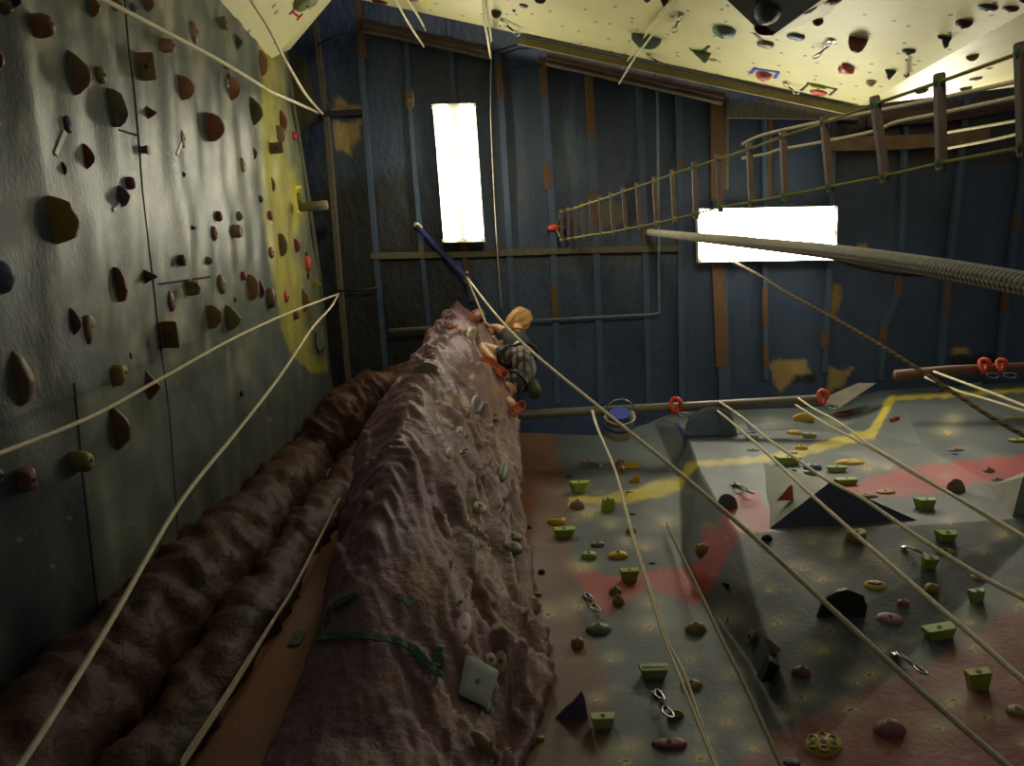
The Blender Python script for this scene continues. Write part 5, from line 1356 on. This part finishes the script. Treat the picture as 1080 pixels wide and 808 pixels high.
hipL = pz(548, 381, 5.66); knL = pz(507, 366, 5.86); ankL = pz(522, 382, 5.58)
hipR = pz(553, 394, 5.58); knR = pz(529, 419, 5.4); ankR = pz(542, 428, 5.14)
body = skin('person', [(pelv, .10, .09), (waist, .075, .075), (chest, .085, .085), (neck, .05, .05), (HD + (neck - HD) * .45, .045, .045),
    (shL, .05), (elL, .036), (haL + (elL - haL) * .25, .024), (shR, .05), (elR, .036), (haR + (elR - haR) * .3, .024),
    (hipL, .08), (hipL.lerp(knL, .5), .068), (knL, .05), (knL.lerp(ankL, .4), .046), (ankL, .032),
    (hipR, .08), (hipR.lerp(knR, .5), .068), (knR, .05), (knR.lerp(ankR, .5), .045), (ankR, .032)],
   [(0, 1), (1, 2), (2, 3), (3, 4), (2, 5), (5, 6), (6, 7), (2, 8), (8, 9), (9, 10), (0, 11), (11, 12), (12, 13), (13, 14), (14, 15), (0, 16), (16, 17), (17, 18), (18, 19), (19, 20)], M_skin)
tag(body, 'Person in dark shirt and plaid shorts crouched on the pillar side', 'person')
# head: face looks at the rock (left in the picture) and up
fd = (pz(515, 335, 6.5) - HD).normalized(); upv = (HD - neck).normalized(); upv = (upv - fd * upv.dot(fd)).normalized(); sd = fd.cross(upv)
def ellipsoid(c, ax, ay, az, nu=24, nv=16, f=None):
    V, Fc = [], []
    for i in range(nv + 1):
        ph_ = math.pi * i / nv
        for k in range(nu):
            a = 2 * math.pi * k / nu; x, y, z = math.sin(ph_) * math.cos(a), math.sin(ph_) * math.sin(a), math.cos(ph_)
            if f: x, y, z = f(x, y, z)
            V.append(c + ax * x + ay * y + az * z)
    for i in range(nv):
        for k in range(nu): Fc.append((i * nu + k, i * nu + (k + 1) % nu, (i + 1) * nu + (k + 1) % nu, (i + 1) * nu + k))
    return V, Fc
def face(x, y, z):                                        # x forward, y side, z up
    if x > 0:
        x *= 1 + .18 * math.exp(-((z + .15) / .16) ** 2 - (y / .16) ** 2)           # nose
        x *= 1 - .07 * math.exp(-((z - .12) / .12) ** 2 - ((abs(y) - .38) / .2) ** 2)  # eye sockets
        x *= 1 + .04 * math.exp(-((z + .45) / .1) ** 2 - (y / .3) ** 2)             # lips
    y *= 1 - .18 * max(0, -z); return x, y, z
V, Fc = ellipsoid(HD, fd * .098, sd * .077, upv * .118, f=face)
head_ = mesh('head', V, Fc, M_skin, body, True)
for k in (-1, 1):
    V, Fc = ellipsoid(HD + sd * .078 * k - fd * .005, fd * .02, sd * .01, upv * .03, 10, 8); mesh('ear', V, Fc, M_skin, head_, True)
    V, Fc = ellipsoid(HD + sd * .03 * k + fd * .083 + upv * .013, fd * .01, sd * .014, upv * .009, 10, 8); mesh('eye', V, Fc, mat('eye_white', (200, 196, 190), .3), head_, True)
V, Fc = ellipsoid(HD + fd * .088 - upv * .055, fd * .008, sd * .024, upv * .006, 12, 6); mesh('mouth', V, Fc, mat('lips', (160, 84, 76), .5), head_, True)
def hf(x, y, z):
    r = 1 + .06 * math.sin(9 * math.atan2(y, x) + 3 * z) + .05 * math.sin(17 * math.atan2(y, x))
    if x > .35 and z < .55: r *= .86
    return x * r, y * r, z * (1 + .05 * math.sin(8 * x))
V, Fc = ellipsoid(HD - fd * .014 + upv * .014, fd * .108, sd * .094, upv * .124, 40, 22, hf); mesh('hair', V, Fc, M_hair, body, True)
# hands: palm, four fingers and a thumb
def hand(w, aim, palm_n, side):
    a = aim.normalized(); s = a.cross(palm_n).normalized() * side; n = s.cross(a).normalized() * side
    P0 = w; J = [(P0, .022, .016), (P0 + a * .045, .036, .014), (P0 + a * .078, .034, .013)]
    o = skin('hand', J, [(0, 1), (1, 2)], M_skin, body, 1)
    for i, l in enumerate((.066, .076, .07, .055)):
        b_ = P0 + a * .078 + s * (-.026 + i * .0175); 
        q = [b_ - a * .01, b_ + a * l * .4 - n * .005, b_ + a * l * .7 - n * .022, b_ + a * l * .8 - n * .042]
        skin('finger', [(q[0], .0085), (q[1], .0085), (q[2], .0078), (q[3], .0065)], [(0, 1), (1, 2), (2, 3)], M_skin, o, 1)
    b_ = P0 + a * .03 - s * .03
    skin('thumb', [(b_, .0105), (b_ + a * .02 - s * .022, .0098), (b_ + a * .045 - s * .028 - n * .012, .0085)], [(0, 1), (1, 2)], M_skin, o, 1)
hand(haL + (elL - haL) * .22, haL - elL, Vector((.1, -.3, -.9)), 1); hand(haR + (elR - haR) * .25, haR - elR, Vector((.6, -.6, 0)), -1)
sh = skin('shirt', [(waist.lerp(pelv, .25), .118, .118), (chest, .135, .135), (neck + (chest - neck) * .35, .075, .065), (shL, .066), (shL.lerp(elL, .45), .052), (shR, .066), (shR.lerp(elR, .5), .055)],
     [(0, 1), (1, 2), (1, 3), (3, 4), (1, 5), (5, 6)], M_shirt, body)
sh['label'] = 'dark short-sleeved shirt'
so = skin('shorts', [(waist.lerp(pelv, .3), .11, .10), (pelv, .125, .115), (hipL, .10), (hipL.lerp(knL, .62), .088), (hipR, .10), (hipR.lerp(knR, .66), .085)],
     [(0, 1), (1, 2), (2, 3), (1, 4), (4, 5)], M_plaid, body); so['label'] = 'grey and black plaid shorts'
# harness
d, s, t = frame_at(waist - pelv); g = MB()
c = waist.lerp(pelv, .35); g.tube([c + (s * math.cos(a) * .125 + t * math.sin(a) * .118) for a in np.linspace(0, 2 * math.pi, 24)], .014, 6, caps=False)
for hp, kn in ((hipL, knL), (hipR, knR)):
    d, s, t = frame_at(kn - hp); c = hp.lerp(kn, .32); g.tube([c + (s * math.cos(a) + t * math.sin(a)) * .1 for a in np.linspace(0, 2 * math.pi, 20)], .011, 6, caps=False)
g.build('harness', M_harness, body, True)
bag = pz(563, 410, 5.5); d, s, t = frame_at(pz(560, 400, 5.62) - bag); V, Fc = tube_geo([bag - d * .08, bag - d * .07, bag + d * .06, bag + d * .065], [.03, .05, .052, .045], 14); o = mesh('chalk_bag', V, Fc, mat('olive_bag_cloth', (66, 64, 44), .8), body, True)
# climbing shoes: orange soles turned towards the viewer
M_shoe = mat('orange_shoe_rubber', (198, 92, 40), .5, .15, 20); M_heel = mat('dark_shoe_patch', (60, 38, 26), .6)
def shoe(heel, toe, solen, label):
    ax = (heel - toe); L = ax.length; a = ax.normalized(); s = a.cross(solen).normalized(); n = solen.normalized()
    out = [(0, .35), (.06, .72), (.18, .95), (.32, 1), (.5, .82), (.66, .7), (.82, .76), (.94, .66), (1, .3)]
    V, Fc = [], []; w = .046
    ring = []
    for x, r in out: ring.append(toe + a * x * L + s * w * r)
    for x, r in out[::-1]: ring.append(toe + a * x * L - s * w * r)
    m_ = len(ring); k0 = sum(ring, Vector()) / m_
    for hh, sc_ in ((0, .93), (.008, 1), (-.02, .98), (-.045, .8), (-.06, .5)):
        for p in ring: V.append(k0 + (p - k0) * sc_ + n * hh)
    order = [1, 0, 2, 3, 4]
    V = [V[o_ * m_ + i] for o_ in (0, 1, 2, 3, 4) for i in range(m_)]
    for i in range(4):
        for k in range(m_): Fc.append((i * m_ + k, i * m_ + (k + 1) % m_, (i + 1) * m_ + (k + 1) % m_, (i + 1) * m_ + k))
    V.append(k0 + n * .002); V.append(k0 - n * .06)
    for k in range(m_): Fc.append((k, (k + 1) % m_, len(V) - 2)); Fc.append((4 * m_ + k, 4 * m_ + (k + 1) % m_, len(V) - 1))
    o = mesh('shoe', V, Fc, M_shoe, body, True); o['label'] = label
    h = toe + a * L * .87; V, Fc = tube_geo([h - n * .01, h + n * .006], [.024, .022], 14); mesh('heel_patch', V, Fc, M_heel, o)
    g = MB()
    for k in (.3, .4, .5): g.bar(toe + a * L * k - s * w * .6 + n * .009, toe + a * L * (k + .05) + s * w * .6 + n * .009, a * .003, n * .001)
    g.build('sole_print', M_heel, o)
    return o
tow = lambda p: (EYE - p).normalized()
h1, t1 = pz(536, 397, 5.42), pz(509, 378, 5.5); shoe(h1, t1, tow(h1) + Vector((.2, 0, 0)), 'orange climbing shoe, upper foot')
h2, t2 = pz(554, 424, 5.1), pz(529, 446, 5.02); shoe(h2, t2, tow(h2), 'orange climbing shoe, lower foot')
sc.view_settings.view_transform = 'Standard'; sc.view_settings.look = 'None'; sc.view_settings.gamma = 1; sc.view_settings.use_curve_mapping = False
sc.view_settings.exposure = 0.0
